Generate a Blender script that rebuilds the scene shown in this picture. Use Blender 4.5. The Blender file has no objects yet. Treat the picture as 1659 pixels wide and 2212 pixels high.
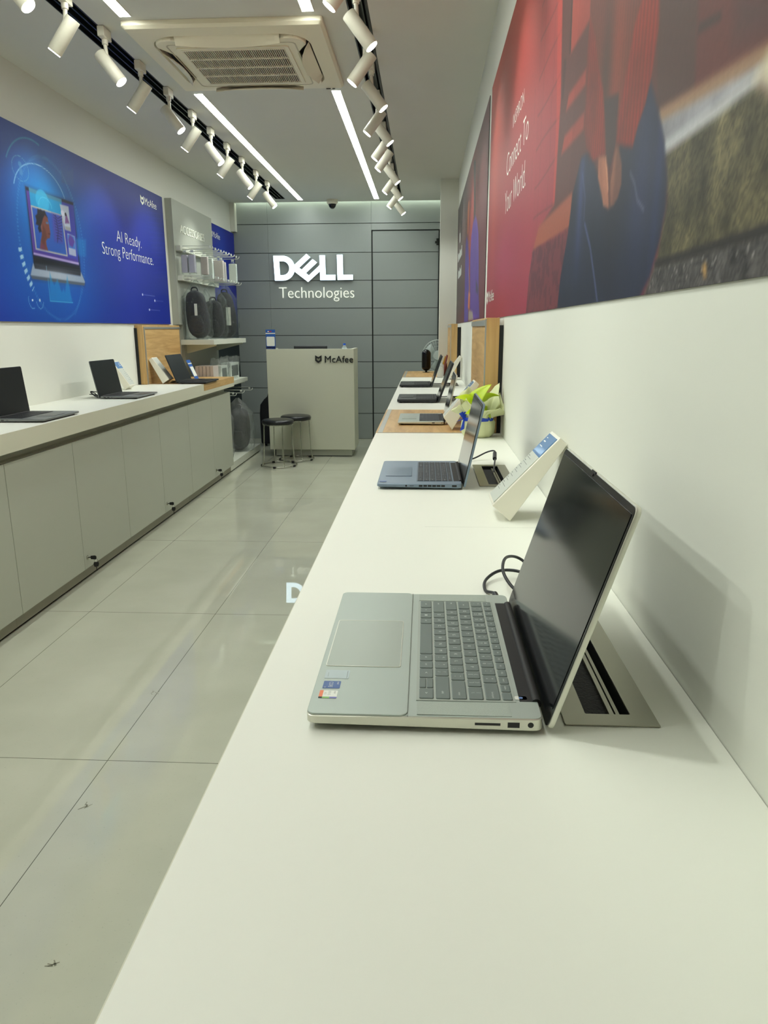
import bpy, bmesh, math, random
import numpy as np
from mathutils import Vector, Matrix, Euler
random.seed(4)
PI = math.pi
SC = bpy.context.scene
COL = SC.collection

# ------------------------------------------------------------------ camera
CAM_F, CAM_P, CAM_Y, CAM_R, CAM_H = 1587.61, 0.2440, 0.0555, -0.0040, 1.2852
IMG_W, IMG_H = 1659, 2212

def cam_basis():
    fw = Vector((-math.sin(CAM_Y)*math.cos(CAM_P), math.cos(CAM_Y)*math.cos(CAM_P), -math.sin(CAM_P)))
    r = Vector((math.cos(CAM_Y), math.sin(CAM_Y), 0)); u = r.cross(fw)
    c, s = math.cos(CAM_R), math.sin(CAM_R)
    return c*r+s*u, -s*r+c*u, fw
_R, _U, _F = cam_basis()
cd = bpy.data.cameras.new('camera'); cam = bpy.data.objects.new('camera', cd); COL.objects.link(cam)
cd.sensor_fit = 'HORIZONTAL'; cd.sensor_width = 36.0; cd.lens = 36.0*CAM_F/IMG_W
cd.clip_start = 0.02; cd.clip_end = 60
mw = Matrix.Identity(4)
for i in range(3):
    mw[i][0] = _R[i]; mw[i][1] = _U[i]; mw[i][2] = -_F[i]
mw[2][3] = CAM_H
cam.matrix_world = mw
SC.camera = cam

# ------------------------------------------------------------------ light, world, exposure
SC.view_settings.view_transform = 'Standard'
SC.view_settings.look = 'None'
SC.view_settings.gamma = 1.0
SC.view_settings.exposure = 0.86
SC.view_settings.use_curve_mapping = False
SC.cycles.max_bounces = 8
SC.cycles.diffuse_bounces = 4
SC.cycles.glossy_bounces = 4
SC.cycles.transparent_max_bounces = 12
SC.cycles.caustics_reflective = False
SC.cycles.caustics_refractive = False
SC.cycles.sample_clamp_indirect = 4.0
wd = bpy.data.worlds.new('world'); SC.world = wd; wd.use_nodes = True
wd.node_tree.nodes['Background'].inputs[0].default_value = (0.85, 0.95, 0.9, 1)
wd.node_tree.nodes['Background'].inputs[1].default_value = 0.45
SPOT_W = 10.0            # each track spotlight
SPOT_COL = (0.955, 1.0, 0.925)
STRIP_E = 17.0           # recessed ceiling strips
STRIP_COL = (0.94, 1.0, 0.93)

# ------------------------------------------------------------------ measures of the shop
XL, XR, YB, ZC = -2.2046, 0.3056, 8.793, 2.663
ZT = 0.8754              # top of both counters
XF = -0.1973             # aisle edge of the right counter
XLF = -1.714             # aisle edge of the left counter

def at(px, py, x=None, y=None, z=None):
    d = _F + _R*((px-IMG_W/2)/CAM_F) - _U*((py-IMG_H/2)/CAM_F)
    if x is not None: t = x/d.x
    elif y is not None: t = y/d.y
    else: t = (z-CAM_H)/d.z
    return Vector((0, 0, CAM_H)) + d*t

# ------------------------------------------------------------------ materials
def lin(c):
    out = []
    for v in c[:3]:
        v = v/255.0
        out.append(v/12.92 if v <= 0.04045 else ((v+0.055)/1.055)**2.4)
    return tuple(out)

def setp(p, n, v):
    if n in p.inputs: p.inputs[n].default_value = v

def mat(name, rgb, rough=0.5, metal=0.0, emis=0.0, ecol=None, coat=0.0, amp=0.05, nscale=6.0, alpha=None, spec=0.5, bump=0.0, bscale=200.0, trans=0.0):
    m = bpy.data.materials.new(name); m.use_nodes = True
    nt = m.node_tree; p = nt.nodes['Principled BSDF']
    c = lin(rgb)
    p.inputs['Base Color'].default_value = (*c, 1)
    setp(p, 'Roughness', rough); setp(p, 'Metallic', metal); setp(p, 'Coat Weight', coat); setp(p, 'Coat Roughness', 0.05)
    setp(p, 'Specular IOR Level', spec); setp(p, 'Transmission Weight', trans)
    if alpha is not None: setp(p, 'Alpha', alpha)
    if emis > 0:
        ec = ecol or c
        setp(p, 'Emission Color', (*ec, 1)); setp(p, 'Emission Strength', emis)
    if amp > 0:
        tc = nt.nodes.new('ShaderNodeTexCoord'); nz = nt.nodes.new('ShaderNodeTexNoise')
        nz.inputs['Scale'].default_value = nscale; nz.inputs['Detail'].default_value = 4
        mx = nt.nodes.new('ShaderNodeMix'); mx.data_type = 'RGBA'
        mx.inputs[6].default_value = (*[v*(1-amp) for v in c], 1)
        mx.inputs[7].default_value = (*[min(1, v*(1+amp)) for v in c], 1)
        nt.links.new(tc.outputs['Object'], nz.inputs['Vector'])
        nt.links.new(nz.outputs['Fac'], mx.inputs[0])
        nt.links.new(mx.outputs[2], p.inputs['Base Color'])
    if bump > 0:
        tc = nt.nodes.new('ShaderNodeTexCoord'); nz = nt.nodes.new('ShaderNodeTexNoise')
        nz.inputs['Scale'].default_value = bscale
        b = nt.nodes.new('ShaderNodeBump'); b.inputs['Strength'].default_value = bump; b.inputs['Distance'].default_value = 0.002
        nt.links.new(tc.outputs['Object'], nz.inputs['Vector'])
        nt.links.new(nz.outputs['Fac'], b.inputs['Height']); nt.links.new(b.outputs['Normal'], p.inputs['Normal'])
    return m

def wood_mat(name, c1, c2, along='Y'):
    m = bpy.data.materials.new(name); m.use_nodes = True
    nt = m.node_tree; p = nt.nodes['Principled BSDF']; p.inputs['Roughness'].default_value = 0.45
    tc = nt.nodes.new('ShaderNodeTexCoord'); mp = nt.nodes.new('ShaderNodeMapping')
    s = {'X': (1.2, 16, 16), 'Y': (16, 1.2, 16), 'Z': (16, 16, 1.2)}[along]
    mp.inputs['Scale'].default_value = s
    n1 = nt.nodes.new('ShaderNodeTexNoise'); n1.inputs['Scale'].default_value = 1.6; n1.inputs['Detail'].default_value = 8; n1.inputs['Distortion'].default_value = 1.2
    r = nt.nodes.new('ShaderNodeValToRGB')
    r.color_ramp.elements[0].position = 0.33; r.color_ramp.elements[0].color = (*lin(c1), 1)
    r.color_ramp.elements[1].position = 0.62; r.color_ramp.elements[1].color = (*lin(c2), 1)
    nt.links.new(tc.outputs['Object'], mp.inputs['Vector']); nt.links.new(mp.outputs[0], n1.inputs['Vector'])
    nt.links.new(n1.outputs['Fac'], r.inputs[0]); nt.links.new(r.outputs[0], p.inputs['Base Color'])
    return m

def floor_mat():
    m = bpy.data.materials.new('polished_tile'); m.use_nodes = True
    nt = m.node_tree; p = nt.nodes['Principled BSDF']; L = nt.links
    tc = nt.nodes.new('ShaderNodeTexCoord'); sp = nt.nodes.new('ShaderNodeSeparateXYZ'); L.new(tc.outputs['Object'], sp.inputs[0])
    def line(out, off, per, w):
        a = nt.nodes.new('ShaderNodeMath'); a.operation = 'SUBTRACT'; L.new(out, a.inputs[0]); a.inputs[1].default_value = off - per*20
        b = nt.nodes.new('ShaderNodeMath'); b.operation = 'MODULO'; L.new(a.outputs[0], b.inputs[0]); b.inputs[1].default_value = per
        c = nt.nodes.new('ShaderNodeMath'); c.operation = 'LESS_THAN'; L.new(b.outputs[0], c.inputs[0]); c.inputs[1].default_value = w
        return c.outputs[0]
    gx = line(sp.outputs[0], -0.9642-0.001, 0.6, 0.0022); gy = line(sp.outputs[1], 1.9604-0.001, 1.2, 0.0026)
    mx = nt.nodes.new('ShaderNodeMath'); mx.operation = 'MAXIMUM'; L.new(gx, mx.inputs[0]); L.new(gy, mx.inputs[1])
    nz = nt.nodes.new('ShaderNodeTexNoise'); nz.inputs['Scale'].default_value = 3.5; nz.inputs['Detail'].default_value = 5; L.new(tc.outputs['Object'], nz.inputs['Vector'])
    rp = nt.nodes.new('ShaderNodeValToRGB'); rp.color_ramp.elements[0].color = (*lin((184, 185, 168)), 1); rp.color_ramp.elements[1].color = (*lin((192, 193, 176)), 1)
    rp.color_ramp.elements[0].position = 0.35; rp.color_ramp.elements[1].position = 0.7
    L.new(nz.outputs['Fac'], rp.inputs[0])
    # fine specks of the porcelain and a few scuffs
    n2 = nt.nodes.new('ShaderNodeTexNoise'); n2.inputs['Scale'].default_value = 160; n2.inputs['Detail'].default_value = 2; L.new(tc.outputs['Object'], n2.inputs['Vector'])
    r2 = nt.nodes.new('ShaderNodeValToRGB'); r2.color_ramp.elements[0].position = 0.66; r2.color_ramp.elements[1].position = 0.74
    r2.color_ramp.elements[0].color = (0, 0, 0, 1); r2.color_ramp.elements[1].color = (0.18, 0.18, 0.18, 1)
    L.new(n2.outputs['Fac'], r2.inputs[0])
    m1 = nt.nodes.new('ShaderNodeMix'); m1.data_type = 'RGBA'; L.new(r2.outputs[0], m1.inputs[0]); L.new(rp.outputs[0], m1.inputs[6]); m1.inputs[7].default_value = (0.16, 0.15, 0.13, 1)
    m2 = nt.nodes.new('ShaderNodeMix'); m2.data_type = 'RGBA'; L.new(mx.outputs[0], m2.inputs[0]); L.new(m1.outputs[2], m2.inputs[6]); m2.inputs[7].default_value = (*lin((95, 95, 82)), 1)
    L.new(m2.outputs[2], p.inputs['Base Color'])
    n3 = nt.nodes.new('ShaderNodeTexNoise'); n3.inputs['Scale'].default_value = 1.3; n3.inputs['Detail'].default_value = 6; L.new(tc.outputs['Object'], n3.inputs['Vector'])
    mr = nt.nodes.new('ShaderNodeMapRange'); L.new(n3.outputs['Fac'], mr.inputs[0]); mr.inputs[3].default_value = 0.008; mr.inputs[4].default_value = 0.028
    L.new(mr.outputs[0], p.inputs['Roughness'])
    setp(p, 'Specular IOR Level', 0.7)
    return m

def plastic_film(name, tint=(0.85, 0.9, 0.9), fac=0.045, diff=0.012):
    m = bpy.data.materials.new(name); m.use_nodes = True
    nt = m.node_tree; nt.nodes.clear(); L = nt.links
    out = nt.nodes.new('ShaderNodeOutputMaterial'); tr = nt.nodes.new('ShaderNodeBsdfTransparent'); gl = nt.nodes.new('ShaderNodeBsdfGlossy'); df = nt.nodes.new('ShaderNodeBsdfDiffuse')
    gl.inputs['Roughness'].default_value = 0.07; gl.inputs['Color'].default_value = (0.6, 0.63, 0.63, 1); df.inputs['Color'].default_value = (*tint, 1); tr.inputs['Color'].default_value = (0.96, 0.98, 0.98, 1)
    fr = nt.nodes.new('ShaderNodeLayerWeight'); fr.inputs['Blend'].default_value = 0.35
    mr = nt.nodes.new('ShaderNodeMapRange'); L.new(fr.outputs['Fresnel'], mr.inputs[0]); mr.inputs[3].default_value = fac; mr.inputs[4].default_value = min(1, fac+0.22)
    m1 = nt.nodes.new('ShaderNodeMixShader'); L.new(mr.outputs[0], m1.inputs[0]); L.new(tr.outputs[0], m1.inputs[1]); L.new(gl.outputs[0], m1.inputs[2])
    m2 = nt.nodes.new('ShaderNodeMixShader'); m2.inputs[0].default_value = diff; L.new(m1.outputs[0], m2.inputs[1]); L.new(df.outputs[0], m2.inputs[2])
    tc = nt.nodes.new('ShaderNodeTexCoord'); nz = nt.nodes.new('ShaderNodeTexNoise'); nz.inputs['Scale'].default_value = 22; nz.inputs['Detail'].default_value = 5; nz.inputs['Distortion'].default_value = 1.5
    bp = nt.nodes.new('ShaderNodeBump'); bp.inputs['Strength'].default_value = 0.9; bp.inputs['Distance'].default_value = 0.02
    L.new(tc.outputs['Object'], nz.inputs['Vector']); L.new(nz.outputs['Fac'], bp.inputs['Height']); L.new(bp.outputs[0], gl.inputs['Normal'])
    L.new(m2.outputs[0], out.inputs[0])
    return m

def poster_mat(name, rough=0.35, nscale=60, namp=0.0, spec=0.5):
    m = bpy.data.materials.new(name); m.use_nodes = True
    nt = m.node_tree; p = nt.nodes['Principled BSDF']; L = nt.links
    a = nt.nodes.new('ShaderNodeAttribute'); a.attribute_name = 'print'; a.attribute_type = 'GEOMETRY'
    p.inputs['Roughness'].default_value = rough; setp(p, 'Specular IOR Level', spec)
    tc = nt.nodes.new('ShaderNodeTexCoord'); nz = nt.nodes.new('ShaderNodeTexNoise'); nz.inputs['Scale'].default_value = nscale; nz.inputs['Detail'].default_value = 6
    L.new(tc.outputs['Object'], nz.inputs['Vector'])
    mr = nt.nodes.new('ShaderNodeMapRange'); L.new(nz.outputs['Fac'], mr.inputs[0]); mr.inputs[1].default_value = 0.3; mr.inputs[2].default_value = 0.7
    mr.inputs[3].default_value = 1-namp-0.02; mr.inputs[4].default_value = 1+namp+0.02
    mx = nt.nodes.new('ShaderNodeVectorMath'); mx.operation = 'SCALE'; L.new(a.outputs['Color'], mx.inputs[0]); L.new(mr.outputs[0], mx.inputs['Scale'])
    L.new(mx.outputs[0], p.inputs['Base Color'])
    return m

M = dict(
    wall=mat('white_paint', (219, 220, 210), 0.6, amp=0.015, nscale=1.5),
    ceil=mat('ceiling_paint', (214, 214, 206), 0.8, amp=0.015),
    cab=mat('cream_laminate', (172, 175, 161), 0.42, amp=0.012, nscale=3),
    top=mat('white_laminate', (229, 230, 219), 0.5, amp=0.012, nscale=2.5),
    lip=mat('cream_edge', (205, 204, 184), 0.4, amp=0.012),
    plinth=mat('plinth_laminate', (150, 148, 132), 0.5),
    gap=mat('dark_gap', (26, 28, 27), 0.8),
    grey=mat('grey_board', (148, 155, 153), 0.42, amp=0.02, nscale=2),
    groove=mat('groove', (42, 46, 46), 0.8),
    greypanel=mat('light_grey_laminate', (160, 163, 152), 0.5, amp=0.01),
    black=mat('black_track', (22, 28, 26), 0.35),
    rail=mat('track_rail', (34, 48, 42), 0.3, metal=0.4),
    lampw=mat('lamp_white', (222, 218, 200), 0.4),
    lampe=mat('lamp_face', (255, 255, 250), 0.3, emis=9.0, ecol=(1.0, 1.0, 0.95), amp=0),
    strip=mat('strip_diffuser', (255, 255, 250), 0.3, emis=STRIP_E, ecol=STRIP_COL, amp=0),
    acw=mat('aircon_cream', (234, 227, 203), 0.45, amp=0.01),
    acd=mat('aircon_dark', (46, 44, 40), 0.7),
    acf=mat('aircon_flap', (196, 188, 166), 0.5),
    oak=wood_mat('oak_laminate', (176, 138, 84), (203, 168, 112), 'Y'),
    oakz=wood_mat('oak_edge', (186, 148, 92), (205, 168, 110), 'Z'),
    alu=mat('brushed_aluminium', (172, 174, 168), 0.38, metal=0.6),
    sil=mat('laptop_silver', (168, 178, 170), 0.42, metal=0.3, amp=0.01, nscale=30),
    silb=mat('laptop_bright_edge', (214, 214, 200), 0.3, metal=0.6, amp=0.0),
    bls=mat('laptop_blue_grey', (122, 138, 154), 0.42, metal=0.3, amp=0.01),
    dks=mat('laptop_dark_grey', (112, 116, 115), 0.42, metal=0.3, amp=0.01),
    blk=mat('laptop_black', (34, 36, 40), 0.42, amp=0.02),
    key=mat('key_grey', (104, 114, 110), 0.5, amp=0.01),
    keyd=mat('key_dark', (42, 48, 54), 0.5, amp=0.01),
    keyb=mat('key_black', (26, 27, 30), 0.5, amp=0.01),
    leg=mat('key_print', (205, 212, 206), 0.5, amp=0),
    scr=mat('screen_glass', (12, 15, 17), 0.11, spec=0.5, amp=0.0),
    bez=mat('bezel_black', (14, 16, 18), 0.25, amp=0),
    port=mat('port_black', (12, 12, 12), 0.5, amp=0),
    chrome=mat('chrome', (190, 190, 180), 0.14, metal=1.0, amp=0),
    vinyl=mat('black_vinyl', (24, 26, 30), 0.28, bump=0.2, bscale=60),
    rubber=mat('black_rubber', (14, 14, 14), 0.6),
    steel=mat('steel_frame', (150, 149, 134), 0.36, metal=0.7, amp=0.02, nscale=20),
    brush=mat('black_bristle', (16, 19, 24), 0.7, bump=0.8, bscale=300),
    cable=mat('black_cable', (22, 24, 28), 0.45),
    acr=mat('white_acrylic', (236, 232, 216), 0.3, amp=0.01, coat=0.2),
    card=mat('card_paper', (196, 200, 190), 0.4, amp=0.01, coat=0.12),
    cardb=mat('card_blue', (92, 134, 186), 0.15, amp=0.02, coat=0.5),
    ink=mat('ink_grey', (110, 114, 112), 0.6, amp=0),
    inkw=mat('ink_white', (225, 230, 232), 0.6, amp=0),
    logoE=mat('sign_face', (235, 245, 255), 0.3, emis=1.5, ecol=(0.66, 0.88, 1.0), amp=0),
    logoS=mat('sign_side', (200, 210, 215), 0.4, amp=0),
    whitel=mat('white_letter', (238, 240, 230), 0.35, amp=0),
    blackl=mat('black_letter', (24, 26, 28), 0.35, amp=0),
    paperw=mat('cream_wrap', (214, 218, 172), 0.75, amp=0.04, nscale=20, bump=0.5, bscale=40),
    ribbon=mat('blue_ribbon', (28, 66, 190), 0.4, amp=0.05),
    leaf=mat('lime_leaf', (176, 200, 22), 0.4, amp=0.18, nscale=14),
    film=plastic_film('clear_plastic'),
    filmw=plastic_film('milky_plastic', (0.85, 0.88, 0.85), 0.08, 0.09),
    bag=mat('backpack_fabric', (17, 20, 26), 0.75, bump=0.6, bscale=120),
    box=mat('box_card_pinkish', (196, 186, 180), 0.6, amp=0.02),
    boxl=mat('box_card_lilac', (198, 194, 208), 0.6, amp=0.02),
    boxw=mat('box_card_white', (220, 226, 218), 0.55, amp=0.02),
    boxg=mat('box_window_grey', (86, 94, 92), 0.3, amp=0.02),
    shelfw=mat('shelf_white', (205, 208, 194), 0.45, amp=0.01),
    wire=mat('white_wire', (208, 212, 204), 0.35, metal=0.3),
    blue=mat('payment_blue', (36, 92, 176), 0.35, amp=0.02),
    darkblue=mat('payment_navy', (24, 38, 92), 0.35, amp=0.02),
    red=mat('payment_red', (196, 44, 40), 0.4, amp=0),
    waterp=mat('clear_bottle', (210, 222, 222), 0.08, amp=0, alpha=0.35),
    capb=mat('blue_cap', (30, 90, 205), 0.4, amp=0),
    capw=mat('white_cap', (220, 222, 210), 0.4, amp=0),
    gold=mat('gold_card', (176, 132, 30), 0.4, metal=0.3),
    maroon=mat('maroon_card', (120, 56, 56), 0.5),
    fanm=mat('fan_white', (186, 196, 192), 0.4),
    gloss=mat('gloss_black', (8, 8, 10), 0.22, spec=0.3, amp=0),
    dome=mat('dome_black', (12, 13, 16), 0.12, amp=0),
    floor=floor_mat(),
    signw=mat('sign_word_face', (238, 240, 228), 0.35, emis=0.30, ecol=(0.95, 1.0, 0.88), amp=0),  # slight glow added to the thin word so it reads paler
    lip2=mat('desk_laminate', (204, 205, 186), 0.42, amp=0.012, nscale=3),
    bottlem=plastic_film('ribbed_bottle_plastic', (0.9, 0.93, 0.9), 0.25, 0.30),
    cove=mat('cove_diffuser', (255, 255, 240), 0.4, emis=5.0, ecol=(0.9, 1.0, 0.82), amp=0),
    scrm=mat('screen_matte', (20, 24, 27), 0.38, spec=0.3, amp=0),
    stain=mat('floor_scuff', (120, 118, 100), 0.3, amp=0.2, nscale=80),
)

# ------------------------------------------------------------------ mesh helpers
class Bm:
    def __init__(s): s.v = []; s.f = []
    def add(s, vs, fs):
        n = len(s.v); s.v.extend([Vector(v) for v in vs]); s.f.extend([tuple(i+n for i in f) for f in fs]); return s
    def box(s, x0, x1, y0, y1, z0, z1):
        return s.add([(x0,y0,z0),(x1,y0,z0),(x1,y1,z0),(x0,y1,z0),(x0,y0,z1),(x1,y0,z1),(x1,y1,z1),(x0,y1,z1)],
                     [(0,3,2,1),(4,5,6,7),(0,1,5,4),(1,2,6,5),(2,3,7,6),(3,0,4,7)])
    def prism(s, pts, fn0, fn1):
        """pts: 2D outline; fn0 / fn1 map a 2D point to the 3D point of each cap"""
        n = len(pts); vs = [fn0(p) for p in pts]+[fn1(p) for p in pts]
        fs = [tuple(range(n))[::-1], tuple(range(n, 2*n))]+[(i, (i+1) % n, n+(i+1) % n, n+i) for i in range(n)]
        return s.add(vs, fs)
    def ring(s, outer, inner, fn0, fn1):
        """outline with a hole; both outlines have the same number of points"""
        n = len(outer); vs = [fn0(p) for p in outer]+[fn0(p) for p in inner]+[fn1(p) for p in outer]+[fn1(p) for p in inner]
        fs = []
        for i in range(n):
            j = (i+1) % n
            fs += [(i, n+i, n+j, j), (2*n+i, 2*n+j, 3*n+j, 3*n+i), (i, j, 2*n+j, 2*n+i), (n+i, 3*n+i, 3*n+j, n+j)]
        return s.add(vs, fs)
    def cyl(s, p0, p1, r0, r1=None, n=20, caps=True):
        r1 = r0 if r1 is None else r1
        p0 = Vector(p0); p1 = Vector(p1); d = (p1-p0).normalized()
        a = d.cross(Vector((0, 0, 1)) if abs(d.z) < 0.95 else Vector((1, 0, 0))).normalized(); b = d.cross(a)
        vs = []
        for p, r in ((p0, r0), (p1, r1)):
            for i in range(n):
                t = 2*PI*i/n; vs.append(p+a*r*math.cos(t)+b*r*math.sin(t))
        fs = [(i, (i+1) % n, n+(i+1) % n, n+i) for i in range(n)]
        if caps: fs += [tuple(range(n))[::-1], tuple(range(n, 2*n))]
        return s.add(vs, fs)
    def tube(s, path, r, n=8, closed=False):
        P = [Vector(p) for p in path]; m = len(P); vs = []; prev = None
        for k in range(m):
            if closed: d = (P[(k+1) % m]-P[k-1])
            else: d = P[min(k+1, m-1)]-P[max(k-1, 0)]
            d.normalize()
            if prev is None:
                a = d.cross(Vector((0, 0, 1)) if abs(d.z) < 0.9 else Vector((1, 0, 0))).normalized()
            else:
                a = (prev - d*prev.dot(d)).normalized()
            prev = a; b = d.cross(a)
            for i in range(n):
                t = 2*PI*i/n; vs.append(P[k]+a*r*math.cos(t)+b*r*math.sin(t))
        fs = []
        for k in range(m if closed else m-1):
            for i in range(n):
                j = (i+1) % n; k2 = (k+1) % m
                fs.append((k*n+i, k*n+j, k2*n+j, k2*n+i))
        if not closed: fs += [tuple(range(n))[::-1], tuple((m-1)*n+i for i in range(n))]
        return s.add(vs, fs)
    def lathe(s, prof, c=(0, 0, 0), n=32, fn=None):
        """prof: (r, z) pairs"""
        c = Vector(c); vs = []; fs = []; m = len(prof)
        for k, (r, z) in enumerate(prof):
            for i in range(n):
                t = 2*PI*i/n; rr, zz = (r, z) if fn is None else fn(r, z, t, k)
                vs.append(c+Vector((rr*math.cos(t), rr*math.sin(t), zz)))
        for k in range(m-1):
            for i in range(n):
                j = (i+1) % n; fs.append((k*n+i, k*n+j, (k+1)*n+j, (k+1)*n+i))
        fs += [tuple(range(n))[::-1], tuple((m-1)*n+i for i in range(n))]
        return s.add(vs, fs)
    def tf(s, mtx, start=0):
        for i in range(start, len(s.v)): s.v[i] = mtx @ s.v[i]
        return s

def smooth_path(pts, k=6):
    P = [Vector(p) for p in pts]; out = []
    for i in range(len(P)-1):
        a = P[max(i-1, 0)]; b = P[i]; c = P[i+1]; d = P[min(i+2, len(P)-1)]
        for j in range(k):
            t = j/k
            out.append(0.5*((2*b)+(c-a)*t+(2*a-5*b+4*c-d)*t*t+(3*b-a-3*c+d)*t**3))
    out.append(P[-1]); return out

def rrect(w, d, r, n=5, x0=0, y0=0):
    """rounded rectangle outline from (x0,y0) to (x0+w,y0+d)"""
    pts = []
    for cx, cy, a0 in ((w-r, r, -PI/2), (w-r, d-r, 0), (r, d-r, PI/2), (r, r, PI)):
        for i in range(n+1):
            a = a0+PI/2*i/n; pts.append((x0+cx+r*math.cos(a), y0+cy+r*math.sin(a)))
    return pts

def root_loc(o):
    v = Vector((0, 0, 0))
    while o is not None: v = v+o.location; o = o.parent
    return v

def obj(name, b, m, parent=None, smooth=False, bevel=0.0, world=True, label=None, seg=2, recalc=True):
    me = bpy.data.meshes.new(name)
    off = root_loc(parent) if (parent is not None and world) else Vector((0, 0, 0))
    me.from_pydata([tuple(v-off) for v in b.v], [], b.f)
    if recalc:
        bb = bmesh.new(); bb.from_mesh(me); bmesh.ops.recalc_face_normals(bb, faces=bb.faces); bb.to_mesh(me); bb.free()
    me.update()
    o = bpy.data.objects.new(name, me); COL.objects.link(o)
    for mm in (m if isinstance(m, (list, tuple)) else [m]): me.materials.append(mm)
    if smooth:
        for p in me.polygons: p.use_smooth = True
    if bevel > 0:
        md = o.modifiers.new('bevel', 'BEVEL'); md.width = bevel; md.segments = seg; md.limit_method = 'ANGLE'; md.angle_limit = math.radians(40)
    if smooth == 'auto':
        md = o.modifiers.new('es', 'EDGE_SPLIT'); md.split_angle = math.radians(38)
    if parent is not None: o.parent = parent
    if label: o['label'] = label
    return o

def tag(o, label, cat, group=None, kind=None):
    o['label'] = label; o['category'] = cat
    if group: o['group'] = group
    if kind: o['kind'] = kind
    return o

def thing(name, label, cat, loc=(0, 0, 0), rotz=0.0, group=None):
    o = bpy.data.objects.new(name, None); COL.objects.link(o); o.empty_display_size = 0.05
    o.location = loc; o.rotation_euler = (0, 0, rotz)
    return tag(o, label, cat, group)

def struct(name, b, m, label, cat, bevel=0.0):
    o = obj(name, b, m, None, bevel=bevel); return tag(o, label, cat, None, 'structure')

def copy_tree(o, parent=None):
    c = o.copy(); COL.objects.link(c); c.parent = parent
    for ch in list(o.children): copy_tree(ch, c)
    return c

def text_geo(s, thin=0.0, res=4, extr=0.0):
    cu = bpy.data.curves.new('t', 'FONT'); cu.body = s; cu.size = 1.0; cu.offset = thin; cu.resolution_u = res; cu.extrude = extr
    o = bpy.data.objects.new('t', cu); COL.objects.link(o)
    dg = bpy.context.evaluated_depsgraph_get(); dg.update()
    me = bpy.data.meshes.new_from_object(o.evaluated_get(dg))
    vs = [v.co.copy() for v in me.vertices]; fs = [tuple(p.vertices) for p in me.polygons]
    bpy.data.objects.remove(o); bpy.data.curves.remove(cu); bpy.data.meshes.remove(me)
    return vs, fs

def text_bm(b, s, org, xd, yd, w=None, h=None, thin=0.0, thick=0.0, center=False, res=4, fix=None):
    """write s into b; org = lower left of the ink box, w / h = size of the ink box (one may be None)"""
    vs, fs = text_geo(s, thin, res, 0.05 if thick > 0 else 0.0)
    if not vs: return b
    x0 = min(v.x for v in vs); x1 = max(v.x for v in vs); y0 = min(v.y for v in vs); y1 = max(v.y for v in vs)
    sx = (w/(x1-x0)) if w else None; sy = (h/(y1-y0)) if h else None
    sx = sx or sy; sy = sy or sx
    if fix: sx = sy = fix
    org = Vector(org); xd = Vector(xd); yd = Vector(yd); nd = xd.cross(yd)
    cx = (x1-x0)*sx/2 if center else 0; cy = (y1-y0)*sy/2 if center else 0
    b.add([org+xd*((v.x-x0)*sx-cx)+yd*((v.y-y0)*sy-cy)+nd*((v.z/0.05*0.5+0.5)*thick if thick > 0 else 0) for v in vs], fs)
    return b

def lettering(name, s, org, xd, yd, w, h, m, parent, thin=0.0, thick=0.0, label=None):
    b = text_bm(Bm(), s, org, xd, yd, w, h, thin, thick)
    return obj(name, b, m, parent, label=label, recalc=(thick > 0))

def shield_bm(b, org, xd, yd, w, h, thick):
    """outlined shield emblem with a notched top; org = lower left"""
    o = [(0, 1), (.5, .76), (1, 1), (1, .3), (.5, 0), (0, .3)]
    i = [(.21, .68), (.5, .53), (.79, .68), (.79, .42), (.5, .25), (.21, .42)]
    org = Vector(org); xd = Vector(xd); yd = Vector(yd); nd = xd.cross(yd)
    f = lambda k: (lambda p: org+xd*(p[0]*w)+yd*(p[1]*h)+nd*k)
    b.ring(o, i, f(0), f(thick)); return b
# ------------------------------------------------------------------ room shell
YF = -2.4
struct('floor', Bm().box(-2.6, 0.8, YF, 9.0, -0.05, 0.0), M['floor'], 'polished cream tile floor of the shop aisle', 'floor')
struct('wall_left', Bm().box(XL-0.1, XL, YF, 9.0, 0, ZC+0.1), M['wall'], 'white painted left wall behind the blue banner', 'wall')
struct('wall_right', Bm().box(XR, XR+0.1, YF, 9.0, 0, ZC+0.1), M['wall'], 'white painted right wall beside the near counter', 'wall')
struct('wall_front', Bm().box(XL-0.1, XR+0.1, YF-0.1, YF, 0, ZC+0.1), M['wall'], 'white wall at the street end behind the viewer', 'wall')
struct('pillar_right', Bm().box(0.135, XR+0.002, 7.52, 7.72, 0, ZC+0.01), M['wall'], 'narrow white pillar standing out of the right wall near the back', 'pillar')
# ceiling with two channels for the light tracks
TL0, TL1, TR0, TR1, TE = -1.645, -1.535, -0.357, -0.265, 8.51
b = Bm()
for x0, x1 in ((XL-0.1, TL0), (TL1, TR0), (TR1, XR+0.1)): b.box(x0, x1, YF, 8.725, ZC, ZC+0.12)
for x0, x1 in ((TL0, TL1), (TR0, TR1)): b.box(x0, x1, TE, 8.725, ZC, ZC+0.12)
b.box(XL-0.1, XR+0.1, 8.725, 9.0, ZC+0.10, ZC+0.14)
struct('ceiling', b, M['ceil'], 'grey white plasterboard ceiling with two slots for light tracks', 'ceiling')
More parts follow.
